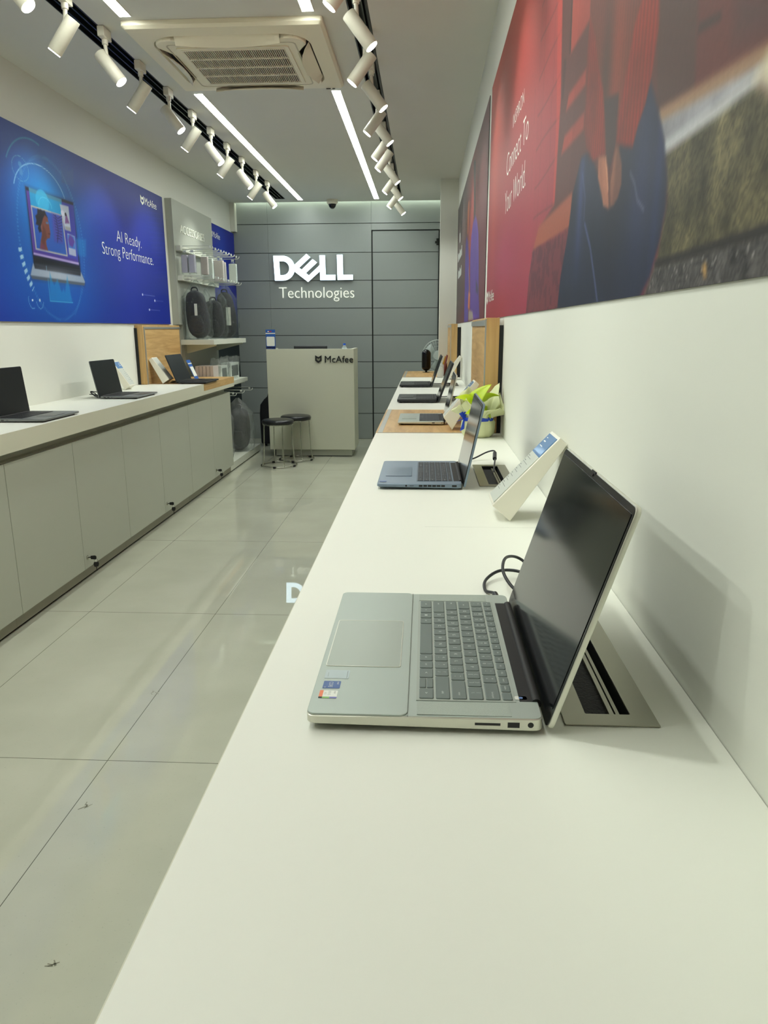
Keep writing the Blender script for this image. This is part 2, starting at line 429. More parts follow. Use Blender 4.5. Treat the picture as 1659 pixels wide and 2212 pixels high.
# back wall: rows of grey boards, dark joints, a flush door
b = Bm(); b.box(-2.3, 0.8, YB+0.035, YB+0.12, 0, ZC+0.10)
base = struct('wall_back', b, M['groove'], 'grey back wall clad in wide boards with dark joints', 'wall')
b = Bm(); g = 0.0035
rows = [0, 0.307, 0.608, 0.912, 1.216, 1.521, 1.829, 2.132, 2.442, ZC+0.09]
for i in range(9):
    z0, z1 = rows[i]+g, rows[i+1]-g
    b.box(-2.2, -1.80, YB-0.004, YB+0.02, z0, z1); b.box(-1.798, -0.62, YB-0.004, YB+0.02, z0, z1)
    if i == 8: b.box(-0.618, 0.45, YB-0.004, YB+0.02, z0, z1)
    if i == 7: b.box(-0.618, 0.45, YB-0.004, YB+0.02, 2.37, z1)
    if i < 8: b.box(0.165, 0.45, YB-0.004, YB+0.02, z0, min(z1, 2.365))
obj('wall_cladding', b, M['grey'], base)
b = Bm()
for i in range(8):
    b.box(-0.606, 0.14, YB+0.012, YB+0.022, rows[i]+g, min(rows[i+1]-g, 2.36))
d = struct('door_1', b, M['grey'], 'flush grey door clad in the same boards as the back wall', 'door')
b = Bm().box(0.115, 0.14, YB-0.03, YB+0.012, 2.20, 2.27).box(0.10, 0.14, YB-0.05, YB-0.03, 2.215, 2.24)
obj('door_closer', b, M['black'], d)
b = Bm().box(0.142, 0.163, YB-0.01, YB+0.03, 0, 2.365)
struct('trim_1', b, M['gap'], 'dark upright gap between the grey door and the pillar', 'trim')
b = Bm().box(XL+0.001, -2.15, 8.70, 8.788, 2.36, ZC)
struct('trim_2', b, M['wall'], 'white upright strip in the back left corner', 'trim')

# ------------------------------------------------------------------ light tracks
def track(x0, x1, label):
    t = thing('light_track', label, 'light track', ((x0+x1)/2, 3.5, ZC), 0, 'black recessed light tracks')
    b = Bm(); e = 0.002
    b.box(x0+e, x0+e+0.004, YF+0.01, TE-e, ZC-0.001, ZC+0.09); b.box(x1-e-0.004, x1-e, YF+0.01, TE-e, ZC-0.001, ZC+0.09)
    b.box(x0+e, x1-e, YF+0.01, TE-e, ZC+0.09, ZC+0.10); b.box(x0+e, x1-e, TE-0.008, TE-e, ZC-0.001, ZC+0.09)
    obj('channel', b, M['black'], t)
    c = (x0+x1)/2
    for k in (-0.024, 0.014):
        obj('rail', Bm().box(c+k, c+k+0.007, YF+0.01, TE-0.01, ZC+0.004, ZC+0.055), M['rail'], t)
track(TL0, TL1, 'black light track set into the left side of the ceiling')
track(TR0, TR1, 'black light track set into the right side of the ceiling')

def spot_head(label, d):
    t = thing('track_spotlight', label, 'spotlight')
    obj('adapter', Bm().box(-0.016, 0.016, -0.045, 0.045, -0.045, -0.0015), M['lampw'], t, bevel=0.003, world=False)
    b = Bm().cyl((0, 0, -0.045), (0, 0, -0.068), 0.014, n=16).cyl((0, 0, -0.068), (0.004, 0.0, -0.125), 0.009, n=12)
    obj('stem', b, M['lampw'], t, smooth='auto', world=False)
    p0 = Vector((-0.032, 0, -0.105)); p1 = Vector((0.064, 0, -0.228)); ax = (p1-p0).normalized()
    b = Bm().cyl(p0, p1, 0.030, n=32)
    obj('lamp_body', b, M['lampw'], t, smooth='auto', bevel=0.002, world=False)
    b = Bm().cyl(p1, p1+ax*0.003, 0.0262, n=32)
    obj('lamp_face', b, M['lampe'], t, world=False, label='lit white lens')
    ld = bpy.data.lights.new('spot_beam', 'SPOT'); ld.energy = SPOT_W; ld.color = SPOT_COL; ld.spot_size = math.radians(78); ld.spot_blend = 0.75; ld.shadow_soft_size = 0.024
    lo = bpy.data.objects.new('spot_beam', ld); COL.objects.link(lo); lo.parent = t
    lo.location = p1+ax*0.012
    lo.rotation_euler = ax.to_track_quat('-Z', 'Y').to_euler()
    return t
ORD = ['first', 'second', 'third', 'fourth', 'fifth', 'sixth', 'seventh', 'eighth', 'ninth', 'tenth', 'eleventh', 'twelfth', 'thirteenth']
HX = {'L': -1.525, 'R': -0.300}
heads = [('L', y, 1) for y in (0.3, 1.25, 2.1, 2.98, 3.83, 4.72, 5.60, 6.51, 7.52)]+[('L', y, -1) for y in (0.8, 1.7, 2.55, 3.43, 4.28, 5.18, 6.04, 7.03)] + \
        [('R', y, 1) for y in (0.95, 1.8, 2.6, 3.456, 4.351, 5.111, 6.42, 7.17, 8.07)]+[('R', y, -1) for y in (0.5, 1.4, 2.2, 3.05, 3.92, 4.865, 5.55, 5.911, 6.857, 7.65)]
vis = {}
for k, (s, y, d) in enumerate(sorted(heads, key=lambda h: (h[0], h[1]))):
    side = 'left' if s == 'L' else 'right'
    aim = ('towards the aisle' if d == 1 else 'at the blue banner wall') if s == 'L' else ('at the right wall' if d == 1 else 'towards the aisle')
    if y < 2.9:  # heads out of view, added to light the near counter
        lab = 'unseen added white spotlight on the %s track above the viewer, aimed %s' % (side, aim)
    else:
        vis[s] = vis.get(s, -1)+1
        lab = '%s visible white spotlight on the %s track, aimed %s' % (ORD[vis[s]], side, aim)
    if k == 0: first = t = spot_head(lab, d)
    else: t = copy_tree(first)
    t.location = (HX[s], y, ZC); t.rotation_euler = (0, 0, 0 if d == 1 else PI)
    t['label'] = lab; t['group'] = 'spotlights of the %s track%s' % (side, ' overhead' if y < 2.9 else '')

def strip(x0, y0, y1, label):
    t = thing('ceiling_light', label, 'ceiling light', (x0+0.026, (y0+y1)/2, ZC), 0, 'long recessed ceiling lights')
    obj('light_frame', Bm().box(x0-0.003, x0, y0, y1, ZC-0.003, ZC+0.001).box(x0+0.052, x0+0.055, y0, y1, ZC-0.003, ZC+0.001), M['lampw'], t)
    obj('diffuser', Bm().box(x0, x0+0.052, y0, y1, ZC-0.002, ZC-0.0005), M['strip'], t)
strip(-1.405, 4.84, 8.575, 'long thin lit ceiling strip beyond the air conditioner, nearer the left track')
strip(-0.570, 4.83, 8.57, 'long thin lit ceiling strip beyond the air conditioner, nearer the right track')
strip(-1.395, -0.1, 3.70, 'lit ceiling strip in front of the air conditioner, nearer the left track')
strip(-0.562, -0.1, 3.695, 'lit ceiling strip in front of the air conditioner, nearer the right track')

t = thing('cove_light', 'hidden light slot washing the top of the grey back wall', 'cove light', (-0.95, 8.74, ZC))
obj('diffuser', Bm().box(XL+0.08, XR-0.02, 8.727, 8.745, ZC+0.055, ZC+0.098), M['cove'], t)

# ------------------------------------------------------------------ ceiling cassette air conditioner
X0, X1, Y0, Y1 = -1.415, -0.48, 3.745, 4.68
ac = thing('air_conditioner', 'square cream ceiling cassette air conditioner with a slatted middle grille', 'air conditioner', ((X0+X1)/2, (Y0+Y1)/2, ZC))
cx, cy = (X0+X1)/2, (Y0+Y1)/2
def sq(h, r, n=6): return rrect(2*h, 2*h, r, n, cx-h, cy-h)
def loopz(b, o1, z1, o2, z2):
    n = len(o1); b.add([(p[0], p[1], z1) for p in o1]+[(p[0], p[1], z2) for p in o2], [(i, (i+1) % n, n+(i+1) % n, n+i) for i in range(n)])
b = Bm(); H = (X1-X0)/2
loopz(b, sq(H, 0.012), ZC-0.0005, sq(H, 0.012), ZC-0.020); loopz(b, sq(H, 0.012), ZC-0.020, sq(H-0.012, 0.012), ZC-0.032)
loopz(b, sq(H-0.012, 0.012), ZC-0.032, sq(H-0.085, 0.14), ZC-0.040); loopz(b, sq(H-0.085, 0.14), ZC-0.040, sq(H-0.095, 0.13), ZC-0.012)
obj('outer_panel', b, M['acw'], ac, smooth='auto')
b = Bm(); o = sq(H-0.088, 0.135); b.prism(o, lambda p: (p[0], p[1], ZC-0.012), lambda p: (p[0], p[1], ZC-0.008))
obj('air_duct', b, M['acd'], ac)
# inner face, notched on its four sides by the outlets
def inner(h, notch, L, r=0.075):
    pts = []
    base_ = [(-h+r, -h), (h-r, -h)]
    side = []
    for k in range(6):
        a = -PI/2+PI/2*k/5; side.append((h-r+r*math.cos(a), -h+r+r*math.sin(a)))
    # one corner followed by one notched side (right side)
    nseg = 10
    for k in range(nseg+1):
        t = k/nseg; y = -L+2*L*t
        side.append((h-notch*min(1, math.sin(PI*t)*1.7), y))
    out = []
    for q in range(4):
        c, s = math.cos(q*PI/2), math.sin(q*PI/2)
        for x, y in side: out.append((cx+c*x-s*y, cy+s*x+c*y))
    return out
b = Bm(); o = inner(H-0.105, 0.055, 0.27)
i_ = sq(0.265, 0.03, 15)
b.prism(o, lambda p: (p[0], p[1], ZC-0.052), lambda p: (p[0], p[1], ZC-0.018))
obj('inner_panel', b, M['acw'], ac, bevel=0.006)
b = Bm(); h1 = 0.315
b.ring(sq(h1, 0.03), sq(h1-0.006, 0.027), lambda p: (p[0], p[1], ZC-0.0535), lambda p: (p[0], p[1], ZC-0.050))
obj('grille_seam', b, M['acf'], ac)
b = Bm().box(cx-0.255, cx+0.255, cy-0.255, cy+0.255, ZC-0.0535, ZC-0.0525)
gr = obj('intake_grille', b, M['acd'], ac)
b = Bm()
b.ring(sq(0.275, 0.01, 1), sq(0.252, 0.004, 1), lambda p: (p[0], p[1], ZC-0.058), lambda p: (p[0], p[1], ZC-0.052))
for k in range(5):
    y = cy-0.25+0.5*k/4; b.box(cx-0.255, cx+0.255, y-0.006, y+0.006, ZC-0.060, ZC-0.052)
for k in range(50):
    x = cx-0.248+0.496*k/49; b.box(x-0.0015, x+0.0015, cy-0.25, cy+0.25, ZC-0.059, ZC-0.054)
obj('grille_slats', b, M['acw'], gr)
for q in range(4):
    c, s = math.cos(q*PI/2), math.sin(q*PI/2)
    b = Bm(); n = 14; vs = []
    for k in range(n+1):
        t = k/n; y = -0.25+0.5*t; w = 0.062*(math.sin(PI*min(max(t, 0.03), 0.97))**0.45)
        r0 = H-0.095; tilt = 0.035
        vs += [(r0, y, ZC-0.030), (r0-w, y, ZC-0.030-tilt), (r0-w, y, ZC-0.034-tilt), (r0, y, ZC-0.034)]
    fs = []
    for k in range(n):
        for j in range(4): fs.append((4*k+j, 4*k+(j+1) % 4, 4*k+4+(j+1) % 4, 4*k+4+j))
    fs += [(0, 1, 2, 3), (4*n+3, 4*n+2, 4*n+1, 4*n)]
    b.add([(cx+c*x-s*y, cy+s*x+c*y, z) for x, y, z in vs], fs)
    obj('air_flap', b, M['acw'], ac, smooth='auto')
obj('receiver_mark', Bm().box(X1-0.10, X1-0.075, Y1-0.03, Y1-0.024, ZC-0.041, ZC-0.037).box(X1-0.065, X1-0.05, Y1-0.03, Y1-0.024, ZC-0.041, ZC-0.037), M['acd'], ac)

# ------------------------------------------------------------------ security camera
cx_, cy_ = -1.033, 8.60
t = thing('security_camera', 'small dark dome security camera at the ceiling over the lit sign', 'camera', (cx_, cy_, ZC))
obj('mount', Bm().lathe([(0.062, ZC-0.001), (0.062, ZC-0.030), (0.05, ZC-0.045), (0.0, ZC-0.045)], (cx_, cy_, 0), 28), M['lampw'], t, smooth='auto')
obj('camera_dome', Bm().lathe([(0.043*math.cos(a), ZC-0.040-0.055*math.sin(a)) for a in [PI/2*k/8 for k in range(9)]], (cx_, cy_, 0), 28), M['dome'], t, smooth=True)

# ------------------------------------------------------------------ left counter
LU = [(-1.95+1.22*k, -0.73+1.22*k) for k in range(7)]
LU = [(a, b_) for a, b_ in LU]   # last one ends at y = 6.59
LU = [(6.59-1.22*(k+1), 6.59-1.22*k) for k in range(7)][::-1]
ucount = 0
names = ['cream two-door cabinet under the left counter, farther behind the viewer', 'cream two-door cabinet under the left counter, behind the viewer', 'cream two-door cabinet under the left counter, beside the viewer',
         'cream two-door cabinet under the left counter, cut off by the left edge of the picture', 'cream two-door cabinet under the left counter with the nearest visible key',
         'cream two-door cabinet under the left counter with the middle dangling key', 'cream two-door cabinet at the far end of the left counter under the oak corner']
names = ['cream two-door cabinet under the left counter, second behind the viewer', 'cream two-door cabinet under the left counter, just behind the viewer', 'cream two-door cabinet under the left counter, level with the viewer',
         'cream two-door cabinet under the left counter, cut off by the left picture edge', 'cream two-door cabinet under the left counter with the nearest key in view',
         'cream two-door cabinet under the left counter with the middle one of three keys', 'cream two-door cabinet at the far end of the left counter, under the oak corner']
def key_parts(t, y, z, x):
    lk = obj('lock', Bm().cyl((x, y, z), (x+0.006, y, z), 0.011, n=20).cyl((x+0.006, y, z), (x+0.008, y, z), 0.0075, n=16), M['chrome'], t, smooth='auto')
    b = Bm().box(x+0.008, x+0.020, y-0.0012, y+0.0012, z-0.003, z+0.003)
    b.prism([(0.018, -0.009), (0.044, -0.011), (0.048, -0.005), (0.048, 0.007), (0.040, 0.011), (0.018, 0.008)], lambda p: (x+p[0], y-0.003, z+p[1]), lambda p: (x+p[0], y+0.003, z+p[1]))
    obj('key', b, M['rubber'], lk, bevel=0.001)
    kx = x+0.044
    b = Bm().tube([(kx+0.009*math.cos(a), y, z-0.014+0.011*math.sin(a)) for a in [2*PI*i/16 for i in range(16)]], 0.0011, 6, closed=True)
    obj('key_ring', b, M['chrome'], lk)
    b = Bm().prism([(-0.011, 0), (-0.014, -0.012), (-0.009, -0.026), (0.009, -0.026), (0.014, -0.012), (0.011, 0)], lambda p: (kx+p[0]*0.8, y-0.003+p[0]*0.5, z-0.024+p[1]), lambda p: (kx+p[0]*0.8, y+0.003+p[0]*0.5, z-0.024+p[1]))
    b.box(kx-0.002, kx+0.002, y-0.001, y+0.001, z-0.072, z-0.050)
    obj('spare_key', b, M['rubber'], lk, bevel=0.001)
for (a, c), nm in zip(LU, names):
    t = thing('base_cabinet', nm, 'cabinet', (-1.95, (a+c)/2, 0), 0, None)
    m = (a+c)/2; e = 0.0018; xd = -1.75
    obj('cabinet_body', Bm().box(XL+0.002, xd-0.020, a+0.0005, c-0.0005, 0.075, 0.745).box(XL+0.002, xd-0.055, a+0.0005, c-0.0005, 0.745, 0.798), M['cab'], t)
    obj('plinth', Bm().box(XL+0.01, xd-0.035, a+0.001, c-0.001, 0.014, 0.075), M['plinth'], t)
    obj('plinth_foot_gap', Bm().box(XL+0.02, xd-0.048, a+0.002, c-0.002, 0.0, 0.014), M['gap'], t)
    obj('door', Bm().box(xd-0.019, xd, a+e, m-e, 0.078, 0.743), M['cab'], t, bevel=0.001)
    dr = obj('door', Bm().box(xd-0.019, xd, m+e, c-e, 0.078, 0.743), M['cab'], t, bevel=0.001)
    if a > 2.0: key_parts(dr, m+0.035, 0.135, xd)
# the continuous worktop of the left side, with its oak corner
t = thing('worktop', 'long white worktop of the left counter with a thick cream front edge', 'worktop', (-1.95, 2.3, ZT))
b = Bm().box(XL+0.001, XLF-0.002, YF+0.3, 5.69, 0.80, ZT).box(XL+0.001, XLF-0.002, 5.69, 6.612, 0.80, 0.822)
obj('top_slab', b, M['top'], t)
b = Bm().box(XLF-0.002, XLF, YF+0.3, 5.69, 0.792, ZT).box(XLF-0.002, XLF, 5.69, 6.612, 0.792, 0.822)
obj('front_edge', b, M['lip'], t)
t = thing('oak_display', 'oak corner of the left counter with an upright aluminium-framed oak board', 'display', (-2.1, 6.1, 0.822))
obj('oak_inlay', Bm().box(XL+0.004, XLF+0.001, 5.692, 6.612, 0.8225, ZT+0.0006), M['oak'], t, bevel=0.001)
pf = -2.142
obj('upright_board', Bm().box(XL+0.004, pf, 5.633, 6.50, ZT+0.001, 1.322), M['oakz'], t, bevel=0.0015)
obj('board_face', Bm().box(pf, pf+0.0015, 5.668, 6.486, ZT+0.001, 1.292), M['oak'], t)
b = Bm().box(pf, pf+0.006, 5.652, 5.667, ZT+0.001, 1.309).box(pf, pf+0.006, 6.487, 6.499, ZT+0.001, 1.309).box(pf, pf+0.006, 5.667, 6.487, 1.293, 1.309)
obj('metal_trim', b, M['alu'], t)
obj('dark_backing', Bm().box(XL+0.001, XL+0.02, 5.622, 5.632, ZT+0.001, 1.30), M['gap'], t)

# ------------------------------------------------------------------ right counter
RU = [(YF+0.4+k*1.2, YF+0.4+(k+1)*1.2) for k in range(7)]
xr = -0.160
place = ['farthest behind the viewer', 'behind the viewer', 'under the nearest silver laptop', 'under the first oak inlay', 'under the two black laptops', 'beside the stools', 'next to the pillar']
for (a, c), nm in zip(RU, place):
    c = min(c, 7.45)
    if c <= a: continue
    t = thing('base_cabinet', 'cream two-door cabinet under the right counter, %s' % nm, 'cabinet', (0.07, (a+c)/2, 0))
    m = (a+c)/2; e = 0.0018
    obj('cabinet_body', Bm().box(xr+0.020, XR-0.002, a+0.0005, c-0.0005, 0.075, 0.745).box(xr+0.055, XR-0.002, a+0.0005, c-0.0005, 0.745, 0.798), M['cab'], t)
    obj('plinth', Bm().box(xr+0.035, XR-0.01, a+0.001, c-0.001, 0.0, 0.075), M['plinth'], t)
    obj('door', Bm().box(xr, xr+0.019, a+e, m-e, 0.078, 0.743), M['cab'], t, bevel=0.001)
    obj('door', Bm().box(xr, xr+0.019, m+e, c-e, 0.078, 0.743), M['cab'], t, bevel=0.001)
IN1, IN2 = (2.972, 3.862), (6.50, 7.47)
HOLES = [(0.152, 0.252, 0.712, 1.03), (0.149, 0.249, 1.932, 2.252), (0.152, 0.250, 4.33, 4.65), (0.155, 0.250, 5.50, 5.82)]
t = thing('worktop', 'long white worktop of the right counter in the foreground', 'worktop', (0.05, 2.3, ZT))
b = Bm(); b.box(XF+0.001, XR-0.001, YF+0.3, 7.47, 0.80, 0.8225)
def slab_with_holes(b, x0, x1, y0, y1, z0, z1, holes):
    y = y0
    for (a0, a1, c0, c1) in holes:
        a0 += 0.018; a1 -= 0.018; c0 += 0.018; c1 -= 0.018
        b.box(x0, x1, y, c0, z0, z1); b.box(x0, a0, c0, c1, z0, z1); b.box(a1, x1, c0, c1, z0, z1); y = c1
    b.box(x0, x1, y, y1, z0, z1)
slab_with_holes(b, XF+0.001, XR-0.001, YF+0.3, IN1[0], 0.8225, ZT, HOLES[:2]); slab_with_holes(b, XF+0.001, XR-0.001, IN1[1], IN2[0], 0.8225, ZT, HOLES[2:])
obj('top_slab', b, M['top'], t)
obj('front_edge', Bm().box(XF, XF+0.001, YF+0.3, IN1[0], 0.80, ZT).box(XF, XF+0.001, IN1[0], IN1[1], 0.80, 0.823).box(XF, XF+0.001, IN1[1], IN2[0], 0.80, ZT).box(XF, XF+0.001, IN2[0], 7.47, 0.80, 0.823), M['lip'], t)
obj('joint_line', Bm().box(XF+0.2, XR-0.002, 1.5175, 1.518, ZT-0.0002, ZT+0.0001), M['cab'], t)
for k, (a, c) in enumerate((IN1, IN2)):
    xp0, xp1 = (0.238, 0.289) if k == 0 else (0.222, 0.275)
    t = thing('oak_display', ['nearer oak inlay of the right counter with its upright oak board beside the plant', 'farther oak inlay of the right counter with its upright board at the pillar'][k], 'display', (0.05, (a+c)/2, 0.823), 0, None)
    obj('oak_inlay', Bm().box(XF-0.001, XR-0.001, a+0.001, c-0.001, 0.8235, ZT+0.0004), M['oak'], t)
    obj('metal_trim', Bm().box(-0.190, -0.171, a+0.003, c-0.001, ZT+0.0004, ZT+0.0016).box(-0.190, xp0, a+0.001, a+0.005, ZT+0.0004, ZT+0.0016), M['alu'], t)
    obj('upright_board', Bm().box(xp0, xp1, a, c, ZT+0.002, 1.326), M['oakz'], t, bevel=0.0015)
    obj('board_face', Bm().box(xp0-0.0015, xp0, a+0.03, c-0.015, ZT+0.002, 1.288), M['oak'], t)
    obj('metal_trim', Bm().box(xp0-0.005, xp0, a+0.001, a+0.012, ZT+0.002, 1.322).box(xp0-0.005, xp0, a+0.012, c-0.002, 1.296, 1.318), M['alu'], t)
    obj('dark_backing', Bm().box(xp1, XR-0.002, a+0.002, c-0.004, ZT+0.002, 1.298), M['gap'], t)
# ------------------------------------------------------------------ printed banners
def vnoise(a, b, s, seed):
    """cheap smooth value noise on arrays"""
    rs = np.random.RandomState(seed); T = rs.rand(64, 64)
    x = a*s; y = b*s; xi = np.floor(x).astype(int); yi = np.floor(y).astype(int); fx = x-xi; fy = y-yi
    fx = fx*fx*(3-2*fx); fy = fy*fy*(3-2*fy)
    g = lambda i, j: T[i % 64, j % 64]
    return (g(xi, yi)*(1-fx)+g(xi+1, yi)*fx)*(1-fy)+(g(xi, yi+1)*(1-fx)+g(xi+1, yi+1)*fx)*fy
def fbm(a, b, s, seed, o=4):
    r = 0; w = 0.5; t = 0
    for k in range(o): r = r+w*vnoise(a, b, s*2**k, seed+k); t += w; w *= 0.5
    return r/t

class Print:
    """a printed sheet on a wall of constant x; painted point by point in its own metres (a along the wall, b up)"""
    def __init__(s, ya, yb, z0, z1, step):
        s.na = int(abs(yb-ya)/step)+1; s.nb = int((z1-z0)/step)+1
        A = np.linspace(ya, yb, s.na); B = np.linspace(z0, z1, s.nb)
        s.A, s.B = np.meshgrid(A, B); s.C = np.zeros(s.A.shape+(3,))
        s.box = (ya, yb, z0, z1)
    def fill(s, c, al=1.0):
        c = np.array(c if isinstance(c, np.ndarray) else c, float)
        if not isinstance(al, float): al = al[..., None]
        s.C = s.C*(1-al)+c*al
    def mask(s, pts, soft=0.004):
        P = np.array(pts, float)
        A, B = s.A, s.B; inside = np.zeros(A.shape, bool); dist = np.full(A.shape, 1e9)
        n = len(P)
        for i in range(n):
            x0, y0 = P[i]; x1, y1 = P[(i+1) % n]
            cond = ((y0 > B) != (y1 > B))
            with np.errstate(divide='ignore', invalid='ignore'):
                xi = (x1-x0)*(B-y0)/(y1-y0+1e-12)+x0
            inside ^= cond & (A < xi)
            dx, dy = x1-x0, y1-y0; L = dx*dx+dy*dy+1e-12
            t = np.clip(((A-x0)*dx+(B-y0)*dy)/L, 0, 1)
            dist = np.minimum(dist, np.hypot(A-(x0+t*dx), B-(y0+t*dy)))
        sd = np.where(inside, dist, -dist)
        return np.clip(0.5+sd/(2*soft), 0, 1)
    def poly(s, pts, c, al=1.0, soft=0.004): s.fill(c, s.mask(pts, soft)*al)
    def line(s, pts, w, c, al=1.0, soft=0.003):
        A, B = s.A, s.B; dist = np.full(A.shape, 1e9)
        for i in range(len(pts)-1):
            x0, y0 = pts[i]; x1, y1 = pts[i+1]; dx, dy = x1-x0, y1-y0; L = dx*dx+dy*dy+1e-12
            t = np.clip(((A-x0)*dx+(B-y0)*dy)/L, 0, 1); dist = np.minimum(dist, np.hypot(A-(x0+t*dx), B-(y0+t*dy)))
        s.fill(c, np.clip(0.5+(w/2-dist)/(2*soft), 0, 1)*al)
    def blob(s, c0, ra, rb, c, al=1.0, p=1.0, m=1.0):
        d = ((s.A-c0[0])/ra)**2+((s.B-c0[1])/rb)**2; s.fill(c, np.exp(-d*p)*al*m)
    def ell(s, c0, ra, rb, c, al=1.0, soft=0.03):
        d = np.sqrt(((s.A-c0[0])/ra)**2+((s.B-c0[1])/rb)**2); s.fill(c, np.clip(0.5+(1-d)/(2*soft), 0, 1)*al)
    def ring(s, c0, ra, rb, w, c, al=1.0, a0=None, a1=None, dash=None, soft=0.012):
        u = (s.A-c0[0])/ra; v = (s.B-c0[1])/rb; d = np.hypot(u, v); m = np.clip(0.5+(w/2-np.abs(d-1))/(2*soft), 0, 1)
        ang = np.degrees(np.arctan2(v, u)) % 360
        if a0 is not None: m = m*(((ang-a0) % 360) < ((a1-a0) % 360))
        if dash: m = m*((ang*dash/360.0) % 1 < 0.5)
        s.fill(c, m*al)
    def build(s, name, x, thick, label, cat, m, right, zoff=0):
        ya, yb, z0, z1 = s.box; na, nb = s.na, s.nb
        cen = (x, (ya+yb)/2, z0)
        t = thing(name, label, cat, cen)
        n = na*nb
        co = np.empty((n, 3), np.float32); co[:, 0] = 0; co[:, 1] = s.A.ravel()-cen[1]; co[:, 2] = s.B.ravel()-cen[2]
        idx = np.arange(n).reshape(nb, na)
        q = np.stack([idx[:-1, :-1], idx[:-1, 1:], idx[1:, 1:], idx[1:, :-1]], -1).reshape(-1, 4)
        if right: q = q[:, ::-1]
        me = bpy.data.meshes.new('printed_sheet'); me.vertices.add(n); me.vertices.foreach_set('co', co.ravel())
        me.loops.add(q.size); me.loops.foreach_set('vertex_index', q.ravel().astype(np.int32))
        me.polygons.add(len(q)); me.polygons.foreach_set('loop_start', (np.arange(len(q))*4).astype(np.int32)); me.polygons.foreach_set('loop_total', np.full(len(q), 4, np.int32))
        me.update(calc_edges=True)
        ca = me.color_attributes.new('print', 'FLOAT_COLOR', 'POINT')
        c = np.clip(s.C, 0, 255)/255.0; c = np.where(c <= 0.04045, c/12.92, ((c+0.055)/1.055)**2.4)
        rgba = np.ones((n, 4), np.float32); rgba[:, :3] = c.reshape(-1, 3); ca.data.foreach_set('color', rgba.ravel())
        me.materials.append(m); o = bpy.data.objects.new('printed_sheet', me); COL.objects.link(o); o.parent = t
        sg = 1 if right else -1
        xa, xb = sorted((x+sg*0.0006, x+sg*thick))
        obj('backing_board', Bm().box(xa, xb, min(ya, yb), max(ya, yb), z0, z1), M['black'], t)
        return t
def yz(px, py, x): v = at(px, py, x=x); return (v.y, v.z)

# ---- the near banner on the right wall: seated figure in a red sweater before a brick wall
XP = XR-0.003
KP = XP/0.2956
fy = lambda y: y*KP
fz = lambda z: CAM_H+(z-CAM_H)*KP
q = lambda X, Y: yz(950+X/2.34, Y/2.34, XP)          # traced on the wall plane
Q = lambda *pts: [q(*p) for p in pts]
p = Print(-0.10, fy(3.752), 1.33, fz(2.353), 0.0042)
A, B = p.A, p.B
red = np.zeros(p.C.shape); t_ = np.clip((2.35-B)/1.0, 0, 1)[..., None]
red[:] = np.array([158, 62, 50]); red = red*(1-t_)+np.array([142, 48, 66])*t_
p.fill(red)
p.blob((3.55, 1.95), 0.18, 0.6, (176, 78, 62), 0.5); p.blob((3.2, 2.2), 0.3, 0.25, (112, 60, 54), 0.55); p.blob((3.3, 1.38), 0.5, 0.09, (146, 42, 46), 0.7); p.blob((3.0, 1.55), 0.5, 0.13, (150, 52, 84), 0.55)
# bricks
for z in (1.42, 1.50, 1.58, 1.67, 1.76, 1.85, 1.94, 2.03, 2.12, 2.21, 2.30):
    wob = [(y, z+0.006*math.sin(y*9+z*40)) for y in np.linspace(1.80, 2.24, 10)]
    p.line(wob, 0.005, (96, 44, 46), 0.75)
    for k in range(3):
        yv = 1.84+0.16*k+(0.15 if int(z*100) % 2 else 0); p.line([(yv, z), (yv+0.003, z+0.088)], 0.004, (104, 46, 46), 0.6)
p.fill((120, 48, 52), fbm(A, B, 16, 3)*0.25*((A < 2.25) & (A > 1.6)))
# bright pilaster edge, window frame with slanted rails
p.poly(Q((598, -60), (628, -60), (616, 500), (598, 830), (580, 1050), (570, 1050), (590, 600)), (182, 60, 48), 0.55)
p.poly(Q((622, -60), (1760, -60), (1760, 900), (660, 1150), (500, 1160), (580, 1030), (612, 500)), (84, 47, 44), 1.0, 0.006)
for P4 in (((660, 275), (762, 92), (762, -60), (668, -60), (660, 150)), ((638, 562), (738, 425), (742, 345), (652, 480)), ((614, 782), (728, 652), (732, 565), (630, 690)), ((700, -60), (765, -60), (760, 30), (700, 140))):
    p.poly(Q(*P4), (150, 58, 48), 0.95, 0.006)
p.poly(Q((668, -60), (675, -60), (662, 270), (655, 270)), (52, 34, 34))
p.poly(Q((628, 300), (640, 300), (625, 500), (616, 500)), (60, 36, 34), 0.8)
p.poly(Q((1100, -60), (1320, -60), (1290, 440), (1100, 560)), (74, 50, 46)); p.poly(Q((1310, -60), (1760, -60), (1760, 225), (1292, 445), (1296, 240)), (92, 44, 40), 0.9, 0.008)
p.poly(Q((1310, 120), (1420, 60), (1424, 95), (1305, 170)), (40, 32, 32), 0.8); p.poly(Q((1500, -60), (1760, -60), (1760, 120), (1490, 200)), (66, 46, 46), 0.7, 0.02)
p.fill((60, 30, 30), fbm(A, B, 7, 9)*0.25*(A < 1.7))
# sill and rough base left of the figure
p.poly(Q((470, 1270), (500, 1145), (668, 975), (660, 1150)), (146, 78, 58), 1.0, 0.006)
p.poly(Q((470, 1265), (665, 1145), (640, 1620), (430, 1640), (450, 1400)), (104, 48, 54), 1.0, 0.006)
mk = p.mask(Q((470, 1265), (665, 1145), (640, 1620), (430, 1640)), 0.006); p.fill((70, 34, 42), mk*(fbm(A, B, 40, 21) > 0.52)*0.5)
